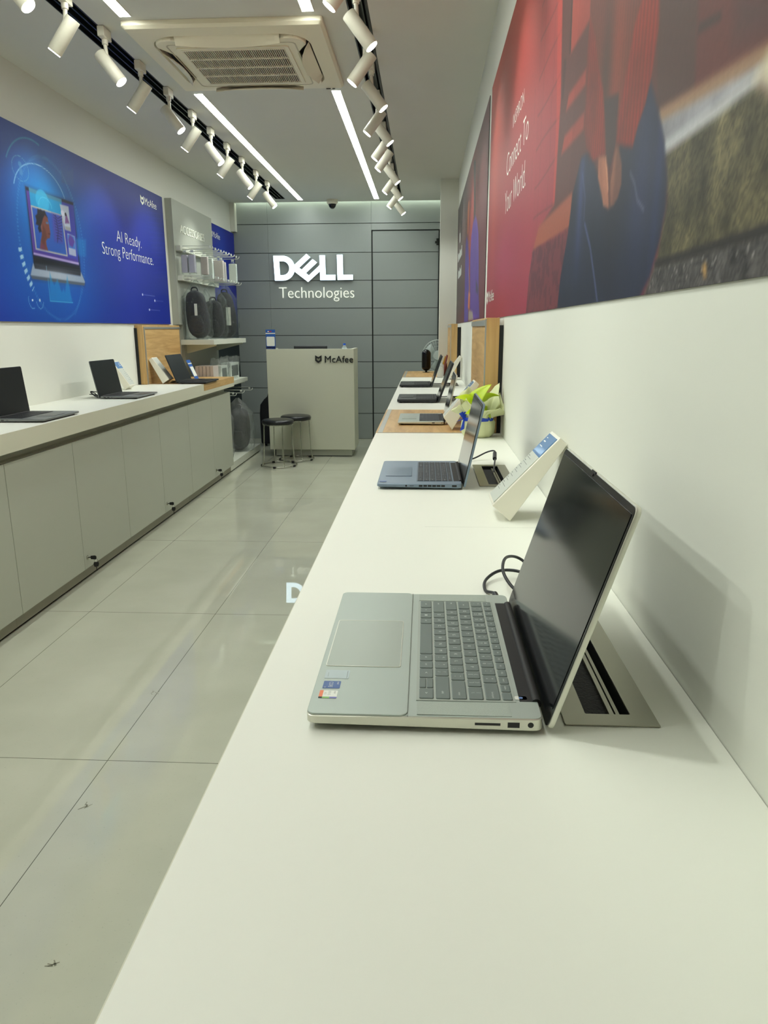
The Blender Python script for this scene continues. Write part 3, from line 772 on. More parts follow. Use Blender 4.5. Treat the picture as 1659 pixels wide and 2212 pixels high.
# stone ledge and corrugated concrete to the right
ledge = Q((1105, 585), (1290, 480), (1660, 262), (1860, 120), (1860, 520), (1660, 420), (1590, 405), (1140, 775))
stone = Q((1140, 765), (1590, 400), (1660, 470), (1860, 420), (1860, 1600), (980, 1640), (1090, 1330), (1150, 1000))
ms = p.mask(stone, 0.008); nz = fbm(A, B, 26, 31, 5); nb_ = fbm(A, B, 5, 35, 3); rib = 0.5+0.5*np.sin(A*2*PI/0.012+nb_*6)
col = np.array([112, 104, 74])[None, None]*(0.45+0.9*nz+0.45*(nb_-0.5))[..., None]
col = col*(0.80+0.26*rib[..., None]*(B > 1.55)[..., None])
fine = np.random.RandomState(5).rand(*A.shape); col = col*(0.80+0.40*fine)[..., None]; gold = np.clip((fbm(A, B, 9, 37, 4)-0.50)*5, 0, 1)*np.clip((B-1.55)/0.3, 0, 1)*np.clip((1.7-A)/0.5, 0, 1)
col = col*(1-gold[..., None]*0.65)+np.array([156, 138, 82])*gold[..., None]*0.65
p.fill(col, ms)
p.blob((0.86, 2.02), 0.12, 0.10, (176, 160, 106), 0.65); p.blob((1.05, 1.93), 0.08, 0.08, (140, 126, 60), 0.5)
low = p.mask(Q((1085, 1345), (1300, 1275), (1680, 1150), (1860, 1110), (1860, 1600), (980, 1640)), 0.008)
col = np.array([64, 61, 60])[None, None]*(0.45+0.8*fbm(A, B, 60, 51, 4)+0.5*fine)[..., None]; col = np.where((fine > 0.97)[..., None], col*1.35, col); p.fill(col, low)
p.line(Q((1090, 1335), (1300, 1270), (1680, 1150), (1860, 1100)), 0.010, (40, 36, 34), 0.9)
p.poly(Q((1325, 1352), (1338, 1328), (1348, 1345), (1346, 1398), (1336, 1404)), (176, 138, 84))
col = np.array([142, 140, 146])[None, None]*(0.75+0.5*fbm(A, B, 12, 41))[..., None]; p.fill(col, p.mask(ledge, 0.008))
p.line(Q((1110, 585), (1290, 478), (1660, 258)), 0.016, (150, 118, 88), 0.8, 0.006); p.line(Q((1140, 740), (1400, 560), (1600, 395)), 0.014, (186, 188, 190), 0.8, 0.006)
p.poly(Q((1590, 400), (1660, 262), (1760, 200), (1760, 500), (1660, 470)), (206, 194, 164), 0.8, 0.01)
# jeans
jeans = Q((715, 800), (760, 760), (850, 1060), (900, 760), (960, 640), (1062, 395), (1105, 560), (1135, 720), (1150, 900), (1140, 1060), (1110, 1220), (1060, 1400), (985, 1560), (800, 1640), (585, 1640), (610, 1400), (648, 1180), (672, 980))
mj = p.mask(jeans, 0.006); col = np.array([32, 36, 54])[None, None]*(0.75+0.5*fbm(A, B, 9, 71))[..., None]; p.fill(col, mj)
p.blob(q(712, 980), 0.03, 0.13, (56, 66, 118), 0.65, m=mj); p.blob(q(1010, 930), 0.05, 0.12, (44, 52, 92), 0.45, m=mj); p.blob(q(1110, 820), 0.02, 0.16, (40, 52, 100), 0.45, m=mj)
p.line(Q((732, 1130), (760, 1250), (780, 1400), (800, 1560)), 0.007, (84, 94, 142), 0.75); p.line(Q((722, 880), (735, 1000), (728, 1110)), 0.006, (80, 90, 140), 0.5)
p.line(Q((962, 872), (985, 930), (998, 1010), (1030, 1060)), 0.004, (124, 120, 142), 0.7); p.blob(q(870, 1150), 0.09, 0.10, (28, 28, 40), 0.7, m=mj)
# sweater: two arms over a darker front, ribbed knit
body = Q((766, -60), (1112, -60), (1098, 170), (1060, 420), (930, 600), (870, 800), (835, 780), (800, 500), (770, 300), (758, 150))
p.poly(body, (104, 48, 38), 1.0, 0.006)
mb = p.mask(body, 0.006); p.fill((60, 40, 36), mb*(0.5+0.5*np.sin(A*2*PI/0.016))*0.35)
p.blob(q(900, 260), 0.05, 0.20, (128, 54, 38), 0.6, m=mb); p.blob(q(835, 420), 0.04, 0.12, (60, 42, 38), 0.8, m=mb)
p.poly(Q((832, 500), (905, 470), (895, 700), (858, 860), (840, 780)), (52, 40, 44), 0.9)
armL = Q((760, 90), (785, 190), (800, 330), (826, 460), (832, 600), (836, 775), (806, 792), (772, 812), (742, 740), (730, 640), (742, 470), (748, 250))
armR = Q((1040, -60), (1112, -60), (1106, 140), (1068, 390), (1040, 520), (1000, 640), (975, 742), (930, 735), (892, 705), (905, 590), (930, 450), (958, 300), (985, 130))
for a_, cc in ((armL, (128, 38, 27)), (armR, (138, 39, 27))):
    ma = p.mask(a_, 0.005); p.fill(cc, ma); p.fill((80, 32, 28), ma*(0.5+0.5*np.sin(A*2*PI/0.018+B*8))*0.5); p.fill((92, 34, 28), ma*np.clip(fbm(A, B, 14, 77)-0.42, 0, 1)*2)
p.line(Q((748, 250), (742, 470), (730, 640), (760, 780)), 0.016, (92, 38, 32), 0.6, 0.01); p.line(Q((958, 300), (925, 470), (900, 620)), 0.016, (108, 40, 32), 0.6, 0.01)
# hands resting between the knees
p.poly(Q((802, 800), (832, 788), (846, 850), (850, 960), (856, 1052), (838, 1045), (826, 1040), (818, 980), (800, 900)), (158, 102, 78), 0.95, 0.004)
p.poly(Q((888, 738), (905, 745), (920, 830), (918, 930), (900, 1000), (878, 1040), (856, 1050), (858, 930), (872, 850)), (104, 66, 54), 0.95, 0.004)
p.poly(Q((800, 800), (818, 800), (822, 900), (826, 1000), (812, 960)), (120, 72, 58), 0.6, 0.012)
p.poly(Q((862, 900), (880, 800), (892, 770), (884, 900), (868, 1030)), (140, 90, 70), 0.6, 0.008)
p.line(Q((872, 850), (858, 930), (854, 1040)), 0.004, (70, 42, 40), 0.8); p.line(Q((838, 800), (846, 880), (850, 960)), 0.006, (206, 150, 116), 0.7)
p.line(Q((905, 870), (892, 990)), 0.004, (100, 62, 54), 0.6)
for k, (u_, v_) in enumerate(((828, 960), (834, 975), (842, 985))): p.line(Q((u_, v_), (u_+6, v_+70)), 0.003, (118, 74, 60), 0.6)
pm = poster_mat('banner_print', 0.5, 90, 0.04, 0.28)
t = p.build('wall_banner', XP, 0.0026, 'large red banner on the right wall with a seated figure in a red sweater', 'banner', pm, True)
nx = XP-0.0007
def rtext(s, y0, y1, z0, z1, m, t, thin, x=nx): lettering('banner_text', s, (x, fy(y0), fz(z0)), (0, -1, 0), (0, 0, 1), fy(y0-y1), fz(z1)-fz(z0), m, t, thin)
rtext('INSPIRON', 2.800, 2.505, 1.955, 1.996, M['whitel'], t, -0.014)
rtext('Connect To', 2.965, 2.372, 1.828, 1.905, M['whitel'], t, -0.014)
rtext('Your World.', 2.985, 2.395, 1.700, 1.777, M['whitel'], t, -0.014)
b = shield_bm(Bm(), (nx, fy(3.715), fz(1.397)), (0, -1, 0), (0, 0, 1), 0.075, 0.062, 0.0005); text_bm(b, 'McAfee', (nx, fy(3.615), fz(1.405)), (0, -1, 0), (0, 0, 1), 0.28, 0.05)
obj('banner_emblem', b, M['whitel'], t)

# ---- the far banner on the right wall: figure in purple
q = lambda X, Y: yz(980+X/7.375, 400+Y/7.375, XP)
Q = lambda *pts: [q(*p_) for p_ in pts]
p = Print(fy(3.872), 7.51, 1.333, fz(2.356), 0.008)
A, B = p.A, p.B
u = np.clip((7.5-A)/3.6, 0, 1)[..., None]
col = np.array([62, 54, 52])*(1-u)+np.array([96, 52, 50])*u; p.fill(col)
p.blob((5.3, 1.9), 0.55, 0.5, (150, 52, 48), 0.85); p.blob((4.3, 1.6), 0.4, 0.5, (110, 48, 62), 0.6); p.blob((5.0, 1.35), 2.0, 0.12, (110, 40, 48), 0.5)
p.poly(Q((320, -400), (352, -400), (350, 380), (345, 640), (316, 640), (322, 380)), (48, 42, 40), 0.95, 0.01)
p.poly(Q((350, 480), (372, 560), (394, 760), (400, 1200), (396, 1700), (410, 2120), (300, 2150), (262, 1980), (262, 1200), (280, 820), (310, 600)), (92, 60, 140), 1.0, 0.01)
p.poly(Q((208, 800), (228, 900), (242, 1180), (240, 1700), (225, 2180), (165, 2190), (176, 1700), (184, 1200), (192, 950)), (80, 58, 136), 1.0, 0.01)
p.fill((58, 36, 96), fbm(A, B, 14, 5)*0.5*p.mask(Q((350, 480), (400, 1200), (410, 2120), (262, 1980), (262, 1200), (310, 600)), 0.01))
p.poly(Q((236, 260), (252, 240), (246, 500), (232, 780), (220, 780), (224, 400)), (190, 104, 62), 0.95, 0.01)
p.poly(Q((236, 1700), (262, 1720), (250, 1980), (226, 1960)), (190, 112, 72), 0.95, 0.01)
p.line(Q((238, 1340), (246, 1600), (250, 1740)), 0.03, (176, 170, 170), 0.7, 0.01); p.poly(Q((240, 1990), (300, 2010), (312, 2140), (235, 2160)), (150, 142, 130), 0.9, 0.01)
p.poly(Q((355, 1500), (392, 1640), (385, 1740), (352, 1700)), (52, 46, 62), 0.8, 0.01)
t = p.build('wall_banner', XP, 0.0026, 'dark red banner on the right wall with a figure in purple, farther from the viewer', 'banner', pm, True)
for (Y0, Y1, Xa, Xb) in ((800, 910, 95, 110), (1000, 1230, 70, 134), (1310, 1500, 72, 124)):
    a0 = q(Xa, (Y0+Y1)/2+40); a1 = q(Xb, (Y0+Y1)/2-40)
    b = Bm(); n = 1 if Xb-Xa < 20 else 7
    for k in range(n):
        yy = a0[0]+(a1[0]-a0[0])*(k+0.2)/n; w_ = (a1[0]-a0[0])/n*0.45; zz = (a0[1]+a1[1])/2
        b.box(nx, nx+0.0004, min(yy, yy+w_), max(yy, yy+w_), zz-0.03, zz+(0.03 if k % 3 else 0.05))
    obj('banner_text', b, M['leg'], t)

# ---- the blue banner on the left wall
XB = XL+0.012
q = lambda X, Y: yz(20+X/6.145, 320+Y/6.145, XB)
Q = lambda *pts: [q(*p_) for p_ in pts]
p = Print(2.80, 6.435, 1.332, 2.353, 0.0052)
A, B = p.A, p.B
v = np.clip((B-1.33)/1.02, 0, 1)[..., None]
p.fill(np.array([24, 42, 140])*(1-v)+np.array([32, 46, 122])*v)
cen = q(560, 1250)
p.blob((cen[0], cen[1]), 0.62, 0.52, (20, 104, 190), 0.85); p.blob(q(480, 700), 0.30, 0.22, (14, 136, 206), 0.85); p.blob(q(600, 1900), 0.5, 0.2, (18, 88, 180), 0.6); p.blob((5.7, 1.95), 0.5, 0.4, (38, 50, 170), 0.6)
cc = q(590, 1230)
ra = abs(q(1000, 1300)[0]-q(190, 1300)[0])/2; rb = 0.44
p.ring(cc, ra*1.02, rb*1.02, 0.04, (80, 148, 208), 0.42, 0, 359, dash=150); p.ring(cc, ra*0.93, rb*1.10, 0.010, (100, 170, 216), 0.35, 300, 60)
p.ring(cc, ra*1.05, rb*0.98, 0.09, (176, 214, 232), 0.8, 188, 222, dash=70)
p.ring((q(460, 900)[0], q(460, 640)[1]-0.04), 0.30, 0.20, 0.02, (170, 214, 236), 0.85, 20, 165); p.ring((q(400, 900)[0], q(460, 640)[1]-0.02), 0.33, 0.30, 0.025, (60, 150, 190), 0.7, 75, 150)
p.ring((q(590, 0)[0]-0.02, cc[1]), ra*0.86, rb*0.92, 0.010, (180, 214, 236), 0.7, 150, 215)
# figure icon in a small ring
ic = q(147, 270); p.ring(ic, 0.085, 0.062, 0.05, (84, 146, 190), 0.8); p.ell((ic[0], ic[1]+0.022), 0.018, 0.014, (62, 126, 186), 0.9, 0.1)
p.poly(Q((130, 265), (158, 262), (176, 300), (178, 358), (138, 350)), (62, 126, 186), 0.9)
# city skyline
for k in range(9):
    xx = 690+18*k; p.poly(Q((xx, 200+24*((k*3) % 4)+k*8), (xx+13, 206+24*((k*3) % 4)+k*8), (xx+20, 460+k*6), (xx+6, 455+k*6)), (48, 84, 140), 0.5)
# laptop
p.poly(Q((210, 505), (850, 722), (950, 1640), (1005, 1790), (1000, 1826), (300, 1735), (284, 1690), (318, 1520)), (28, 36, 70), 0.55, 0.02)
p.poly(Q((210, 505), (845, 722), (945, 1630), (325, 1530)), (24, 28, 52), 1.0)
p.poly(Q((225, 560), (850, 760), (925, 1550), (322, 1410)), (58, 62, 162), 1.0)
p.poly(Q((225, 560), (270, 575), (350, 1400), (322, 1400)), (84, 56, 140), 0.8)
p.poly(Q((320, 1350), (900, 1480), (925, 1550), (322, 1412)), (74, 48, 138), 0.8)
p.poly(Q((258, 520), (692, 680), (698, 890), (285, 760)), (24, 140, 196), 1.0); p.poly(Q((258, 520), (692, 680), (696, 722), (266, 580)), (66, 124, 156), 0.9)
p.ell(q(440, 700), 0.075, 0.06, (52, 166, 214), 0.8, 0.06); p.ring(q(480, 780), 0.075, 0.05, 0.09, (98, 190, 224), 0.6, 0, 180)
p.poly(Q((322, 1410), (925, 1550), (922, 1520), (324, 1385)), (170, 156, 206), 0.95, 0.003)
p.poly(Q((285, 755), (706, 890), (776, 1440), (352, 1345)), (172, 170, 164), 1.0, 0.003)
p.poly(Q((300, 780), (695, 905), (762, 1418), (364, 1328)), (40, 84, 172), 1.0, 0.003)
p.poly(Q((560, 860), (695, 905), (716, 1270), (600, 1240)), (76, 66, 156), 0.7, 0.01)
for k in range(9):
    a_ = (610+12*k*0.4, 900+38*k); p.line(Q((640+k*4, 930+34*k), (585+k*6, 880+40*k)), 0.005, (38, 34, 88), 0.9); p.line(Q((644+k*4, 935+34*k), (700, 900+42*k)), 0.005, (38, 34, 88), 0.9)
p.line(Q((612, 890), (650, 1100), (640, 1250)), 0.007, (34, 32, 84), 0.9)
# profile portrait: neck and face, hair in knots
p.poly(Q((410, 1330), (418, 1230), (436, 1150), (420, 1040), (440, 930), (470, 880), (505, 920), (526, 1000), (535, 1060), (545, 1120), (540, 1195), (505, 1200), (488, 1235), (496, 1290), (516, 1362)), (112, 64, 56), 1.0, 0.004)
p.poly(Q((440, 1130), (436, 1000), (480, 1080), (500, 1190), (470, 1240), (480, 1340), (430, 1335), (428, 1220)), (86, 48, 46), 0.8, 0.008)
p.poly(Q((410, 1335), (430, 1260), (470, 1290), (480, 1352)), (110, 54, 96), 0.7, 0.01)
p.line(Q((492, 990), (515, 996)), 0.010, (70, 120, 176), 0.9); p.line(Q((520, 1135), (542, 1140)), 0.007, (70, 34, 40), 0.9); p.line(Q((428, 1010), (432, 1080)), 0.012, (140, 84, 66), 0.7)
p.poly(Q((372, 800), (400, 815), (415, 810), (440, 830), (470, 830), (490, 880), (515, 930), (470, 890), (448, 930), (430, 1000), (416, 1040), (430, 1110), (400, 1120), (380, 1060), (390, 1030), (352, 1010), (362, 960), (345, 900), (372, 870)), (28, 26, 40), 1.0, 0.004)
# side cards
p.poly(Q((668, 742), (786, 775), (818, 1104), (740, 1080), (700, 890)), (176, 186, 206), 1.0, 0.003); p.poly(Q((740, 1035), (812, 1055), (818, 1104), (742, 1080)), (150, 152, 156), 1.0, 0.003)
p.poly(Q((745, 900), (760, 880), (800, 1000), (740, 1000)), (112, 66, 130), 0.9, 0.004); p.ell(q(748, 880), 0.012, 0.010, (30, 24, 36), 1.0, 0.1); p.ell(q(708, 862), 0.022, 0.017, (206, 206, 226), 1.0, 0.1)
p.poly(Q((770, 1130), (868, 1170), (890, 1440), (795, 1412)), (158, 166, 196), 1.0, 0.003); p.poly(Q((776, 1145), (860, 1175), (878, 1345), (790, 1320)), (60, 110, 190), 1.0, 0.003)
p.poly(Q((785, 1220), (800, 1150), (840, 1180), (868, 1240), (842, 1320), (800, 1290)), (92, 54, 140), 0.85, 0.006)
p.poly(Q((870, 1195), (1018, 1215), (1018, 1440), (905, 1425)), (24, 130, 200), 0.45, 0.01)
# keyboard and palm rest
p.poly(Q((322, 1440), (930, 1590), (945, 1640), (950, 1700), (335, 1600)), (24, 26, 36), 1.0, 0.003)
for k in range(5): p.line(Q((345, 1530+16*k), (940, 1622+16*k)), 0.003, (70, 76, 92), 0.6)
p.poly(Q((318, 1518), (340, 1600), (948, 1700), (950, 1640), (1005, 1775), (1000, 1800), (286, 1695), (284, 1680)), (136, 152, 176), 1.0, 0.003); p.blob(q(640, 1690), 0.22, 0.035, (182, 190, 204), 0.6)
p.poly(Q((284, 1688), (1003, 1790), (998, 1826), (305, 1735)), (78, 88, 104), 1.0, 0.003)
# area chart, gauges, tick marks
p.poly(Q((536, 1640), (570, 1760), (598, 1820), (640, 1735), (680, 1870), (700, 1910), (722, 1860), (740, 1920), (768, 1690), (800, 1850), (820, 1960), (840, 2045), (545, 2025), (540, 1900)), (30, 140, 206), 0.55, 0.006)
p.line(Q((515, 1740), (545, 2030), (845, 2052)), 0.005, (72, 168, 214), 0.9); p.line(Q((490, 1565), (497, 1625)), 0.004, (150, 200, 226), 0.8)
for k_, cx__ in enumerate((308, 406)):
    c_ = q(cx__, 2018); p.ring(c_, 0.040, 0.046, 0.10, (92, 150, 206), 0.95, 150 if k_ == 0 else 190, 300 if k_ == 0 else 350); p.ell(c_, 0.008, 0.007, (190, 214, 232), 1.0, 0.1)
q4 = lambda X, Y: yz(X/4.366, 240+Y/4.366, XB)
for (xa, ya, xb, yb_) in ((1345, 1730, 1460, 1745), (1460, 1787, 1540, 1795), (1410, 1873, 1510, 1882)):
    p.line([q4(xa, ya), q4(xb, yb_)], 0.004, (120, 130, 200), 0.7); p.ell(q4(xa, ya), 0.012, 0.009, (180, 186, 226), 1.0, 0.1)
for k in range(14): p.line([q4(1380+6*k, 950+48*k), q4(1600, 985+44*k)], 0.006, (40, 52, 168), 0.35, 0.006)
pb = poster_mat('blue_banner_print', 0.42, 40, 0.0, 0.18)
t = p.build('wall_banner', XB, 0.010, 'wide blue banner on the left wall showing an open laptop', 'banner', pb, False)
nl = XB+0.0007
def ltext(s, y0, y1, z0, z1, m, t, thin, x=nl, name='banner_text'): lettering(name, s, (x, y0, z0), (0, 1, 0), (0, 0, 1), y1-y0, z1-z0, m, t, thin)
ltext('AI Ready.', 5.415, 5.885, 1.872, 1.972, M['whitel'], t, -0.016)
ltext('Strong Performance.', 5.155, 6.115, 1.765, 1.868, M['whitel'], t, -0.016)
b = shield_bm(Bm(), (nl, 5.94, 2.222), (0, 1, 0), (0, 0, 1), 0.070, 0.070, 0.0005); text_bm(b, 'McAfee', (nl, 6.03, 2.232), (0, 1, 0), (0, 0, 1), 0.255, 0.056)
obj('banner_emblem', b, M['whitel'], t)

# ---- the small blue banner behind the accessory hooks
p = Print(7.725, 8.780, 0.10, 2.345, 0.012); A, B = p.A, p.B
v = np.clip((B-1.20)/0.35, 0, 1)[..., None]; p.fill(np.array([10, 20, 26])*(1-v)+np.array([26, 38, 140])*v)
p.blob((8.2, 2.1), 0.22, 0.45, (22, 62, 170), 0.6); p.fill((14, 40, 40), (np.sin(A*2*PI/0.045) > 0.2)*(B < 1.35)*0.5)
XS = XL+0.014
t = p.build('wall_banner', XS, 0.012, 'narrow blue banner in the back left corner behind the hanging accessories', 'banner', pb, False)
b = shield_bm(Bm(), (XS+0.0007, 7.83, 2.20), (0, 1, 0), (0, 0, 1), 0.065, 0.07, 0.0005); text_bm(b, 'McAfee', (XS+0.0007, 7.92, 2.21), (0, 1, 0), (0, 0, 1), 0.26, 0.06)
obj('banner_emblem', b, M['whitel'], t)
# ------------------------------------------------------------------ laptops
# local frame: x from the palm-rest edge (0) to the hinge (D), y across, z up from the counter
ROWS_FULL = [
    ([1.35, 1, 1, 1, 4.9, 1, 1, 1.25, 'UD', 1.25], ['ctrl', 'fn', '#', 'alt', '', 'alt', 'ctrl', '<', 'ud', '>']),
    ([2.25, 1, 1, 1, 1, 1, 1, 1, 1, 1, 1, 2.75], ['shift', 'Z', 'X', 'C', 'V', 'B', 'N', 'M', ', <', '. >', '/ ?', 'shift']),
    ([1.75, 1, 1, 1, 1, 1, 1, 1, 1, 1, 1, 1, 2.25], ['caps', 'A', 'S', 'D', 'F', 'G', 'H', 'J', 'K', 'L', '; :', "' \"", 'enter']),
    ([1.5, 1, 1, 1, 1, 1, 1, 1, 1, 1, 1, 1, 1, 1.5], ['tab', 'Q', 'W', 'E', 'R', 'T', 'Y', 'U', 'I', 'O', 'P', '[ {', '] }', '\\ |']),
    ([1, 1, 1, 1, 1, 1, 1, 1, 1, 1, 1, 1, 1, 2], ['` ~', '1 !', '2 @', '3 #', '4 $', '5 %', '6 ^', '7 &', '8 *', '9 (', '0 )', '- _', '= +', 'backspace']),
    ([15/16]*16, ['esc', 'F1', 'F2', 'F3', 'F4', 'F5', 'F6', 'F7', 'F8', 'F9', 'F10', 'F11', 'F12', 'insert', 'delete', '']),
]
KEYMESH = {}
def key_mesh(w, d, h, m):
    k = (round(w, 4), round(d, 4), m.name)
    if k not in KEYMESH:
        bb = bmesh.new(); o = rrect(d, w, min(0.0016, d*0.2), 3)
        i = [(min(max(x, 0.0008), d-0.0008), min(max(y, 0.0008), w-0.0008)) for x, y in o]
        v0 = [bb.verts.new((x, y, 0)) for x, y in o]; v1 = [bb.verts.new((x, y, h*0.6)) for x, y in o]; v2 = [bb.verts.new((x, y, h)) for x, y in i]
        n = len(o)
        for a, c in ((v0, v1), (v1, v2)):
            for t in range(n): bb.faces.new((a[t], a[(t+1) % n], c[(t+1) % n], c[t]))
        bb.faces.new(v2)
        bmesh.ops.recalc_face_normals(bb, faces=bb.faces)
        me = bpy.data.meshes.new('key'); bb.to_mesh(me); bb.free(); me.materials.append(m); KEYMESH[k] = me
    return KEYMESH[k]

def keyboard(t, x0, x1, y0, y1, z, km, legends, separate, gap=0.0026):
    """bottom row at x0; y1 is the user's left (escape) side"""
    W = y1-y0; unit = W/15.0; dx = x1-x0
    rows_d = [0.173]*5+[0.125]; tot = sum(rows_d); rows_d = [r*dx/tot for r in rows_d]
    b = Bm().box(x0-0.002, x1+0.002, y0-0.002, y1+0.002, z-0.0005, z+0.00025)
    kb = obj('keyboard', b, km if not separate else M['keybed'] if km is M['key'] else M['keybed2'], t, world=False)
    lb = Bm(); allk = Bm(); x = x0
    for r, (ws, ls) in enumerate(ROWS_FULL):
        ws = [1.25 if w == 'UD' else w for w in ws]; s = sum(ws); d = rows_d[r]-gap; y = y1
        for w, l in zip(ws, ls):
            kw = w*W/s-gap; yy = y-w*W/s+gap/2
            cells = [(x+gap/2, d)] if l != 'ud' else [(x+gap/2, d/2-0.0004), (x+gap/2+d/2+0.0004, d/2-0.0004)]
            for xx, dd in cells:
                if separate:
                    ko = bpy.data.objects.new('key', key_mesh(kw, dd, 0.0013, km)); COL.objects.link(ko); ko.parent = kb; ko.location = (xx, yy, z+0.00025)
                else:
                    allk.box(xx, xx+dd, yy, yy+kw, z+0.00025, z+0.0014)
            if legends and l and l != 'ud':
                parts = l.split(' ')
                for pi, ch in enumerate(parts):
                    hh = 0.0040 if len(ch) == 1 else 0.0025
                    if r == 5: hh = 0.0023
                    fx = x+gap/2+d*(0.5 if len(parts) == 1 else (0.30 if pi == 0 else 0.70))
                    fy = yy+kw/2
                    if len(ch) > 3 and l in ('shift', 'caps', 'enter', 'backspace'): fy = yy+kw*(0.25 if l in ('enter', 'backspace') or yy < (y0+y1)/2 else 0.75)
                    if ch == '#' and l == '#':
                        for a_ in (-0.0014, 0.0001):
                            for c_ in (-0.0014, 0.0001): lb.box(fx+a_*1.3, fx+a_*1.3+0.0016, fy+c_*1.3, fy+c_*1.3+0.0016, z+0.0016, z+0.00168)
                        continue
                    text_bm(lb, ch, (fx, fy, z+0.00165), (0, -1, 0), (1, 0, 0), None, 1, 0.0, 0, True, 2, hh/0.72)
            y -= w*W/s
        x += rows_d[r]
    if not separate: obj('keys', allk, km, kb, world=False)
    if lb.v: obj('key_legends', lb, M['leg'], kb, world=False, recalc=False)
    return kb

M['keybed'] = mat('keyboard_bed', (158, 165, 156), 0.5, amp=0)
M['keybed2'] = mat('keyboard_bed_blue', (92, 106, 118), 0.5, amp=0)
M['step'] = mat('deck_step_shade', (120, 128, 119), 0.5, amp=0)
M['deckd'] = mat('speaker_grille', (160, 169, 159), 0.55, metal=0.1, amp=0.2, nscale=900)
M['pad'] = mat('touchpad_glass', (160, 168, 158), 0.36, metal=0.25, amp=0)
M['padb'] = mat('touchpad_blue', (104, 122, 140), 0.32, metal=0.4, amp=0)
M['padd'] = mat('touchpad_dark', (74, 78, 80), 0.32, metal=0.4, amp=0)
M['padk'] = mat('touchpad_black', (30, 32, 35), 0.3, amp=0)

def lap_slab(b, W, D, r, ztop, zbot, ch=0.0012):
    o = rrect(D, W, r, 5)
    cx, cy = D/2, W/2
    def ins(p, k): return (p[0]-math.copysign(min(k, abs(p[0]-cx)), p[0]-cx), p[1]-math.copysign(min(k, abs(p[1]-cy)), p[1]-cy))
    n = len(o); L = []
    L.append([(*ins(p, ch*2.2), zbot(p[0])) for p in o]); L.append([(*p, zbot(p[0])+ch*1.6) for p in o])
    L.append([(*p, ztop(p[0])-ch) for p in o]); L.append([(*ins(p, ch), ztop(p[0])) for p in o])
    vs = sum(L, []); fs = [tuple(range(n))[::-1], tuple(range(3*n, 4*n))]
    for k in range(3): fs += [(k*n+i, k*n+(i+1) % n, (k+1)*n+(i+1) % n, (k+1)*n+i) for i in range(n)]
    return b.add(vs, fs)

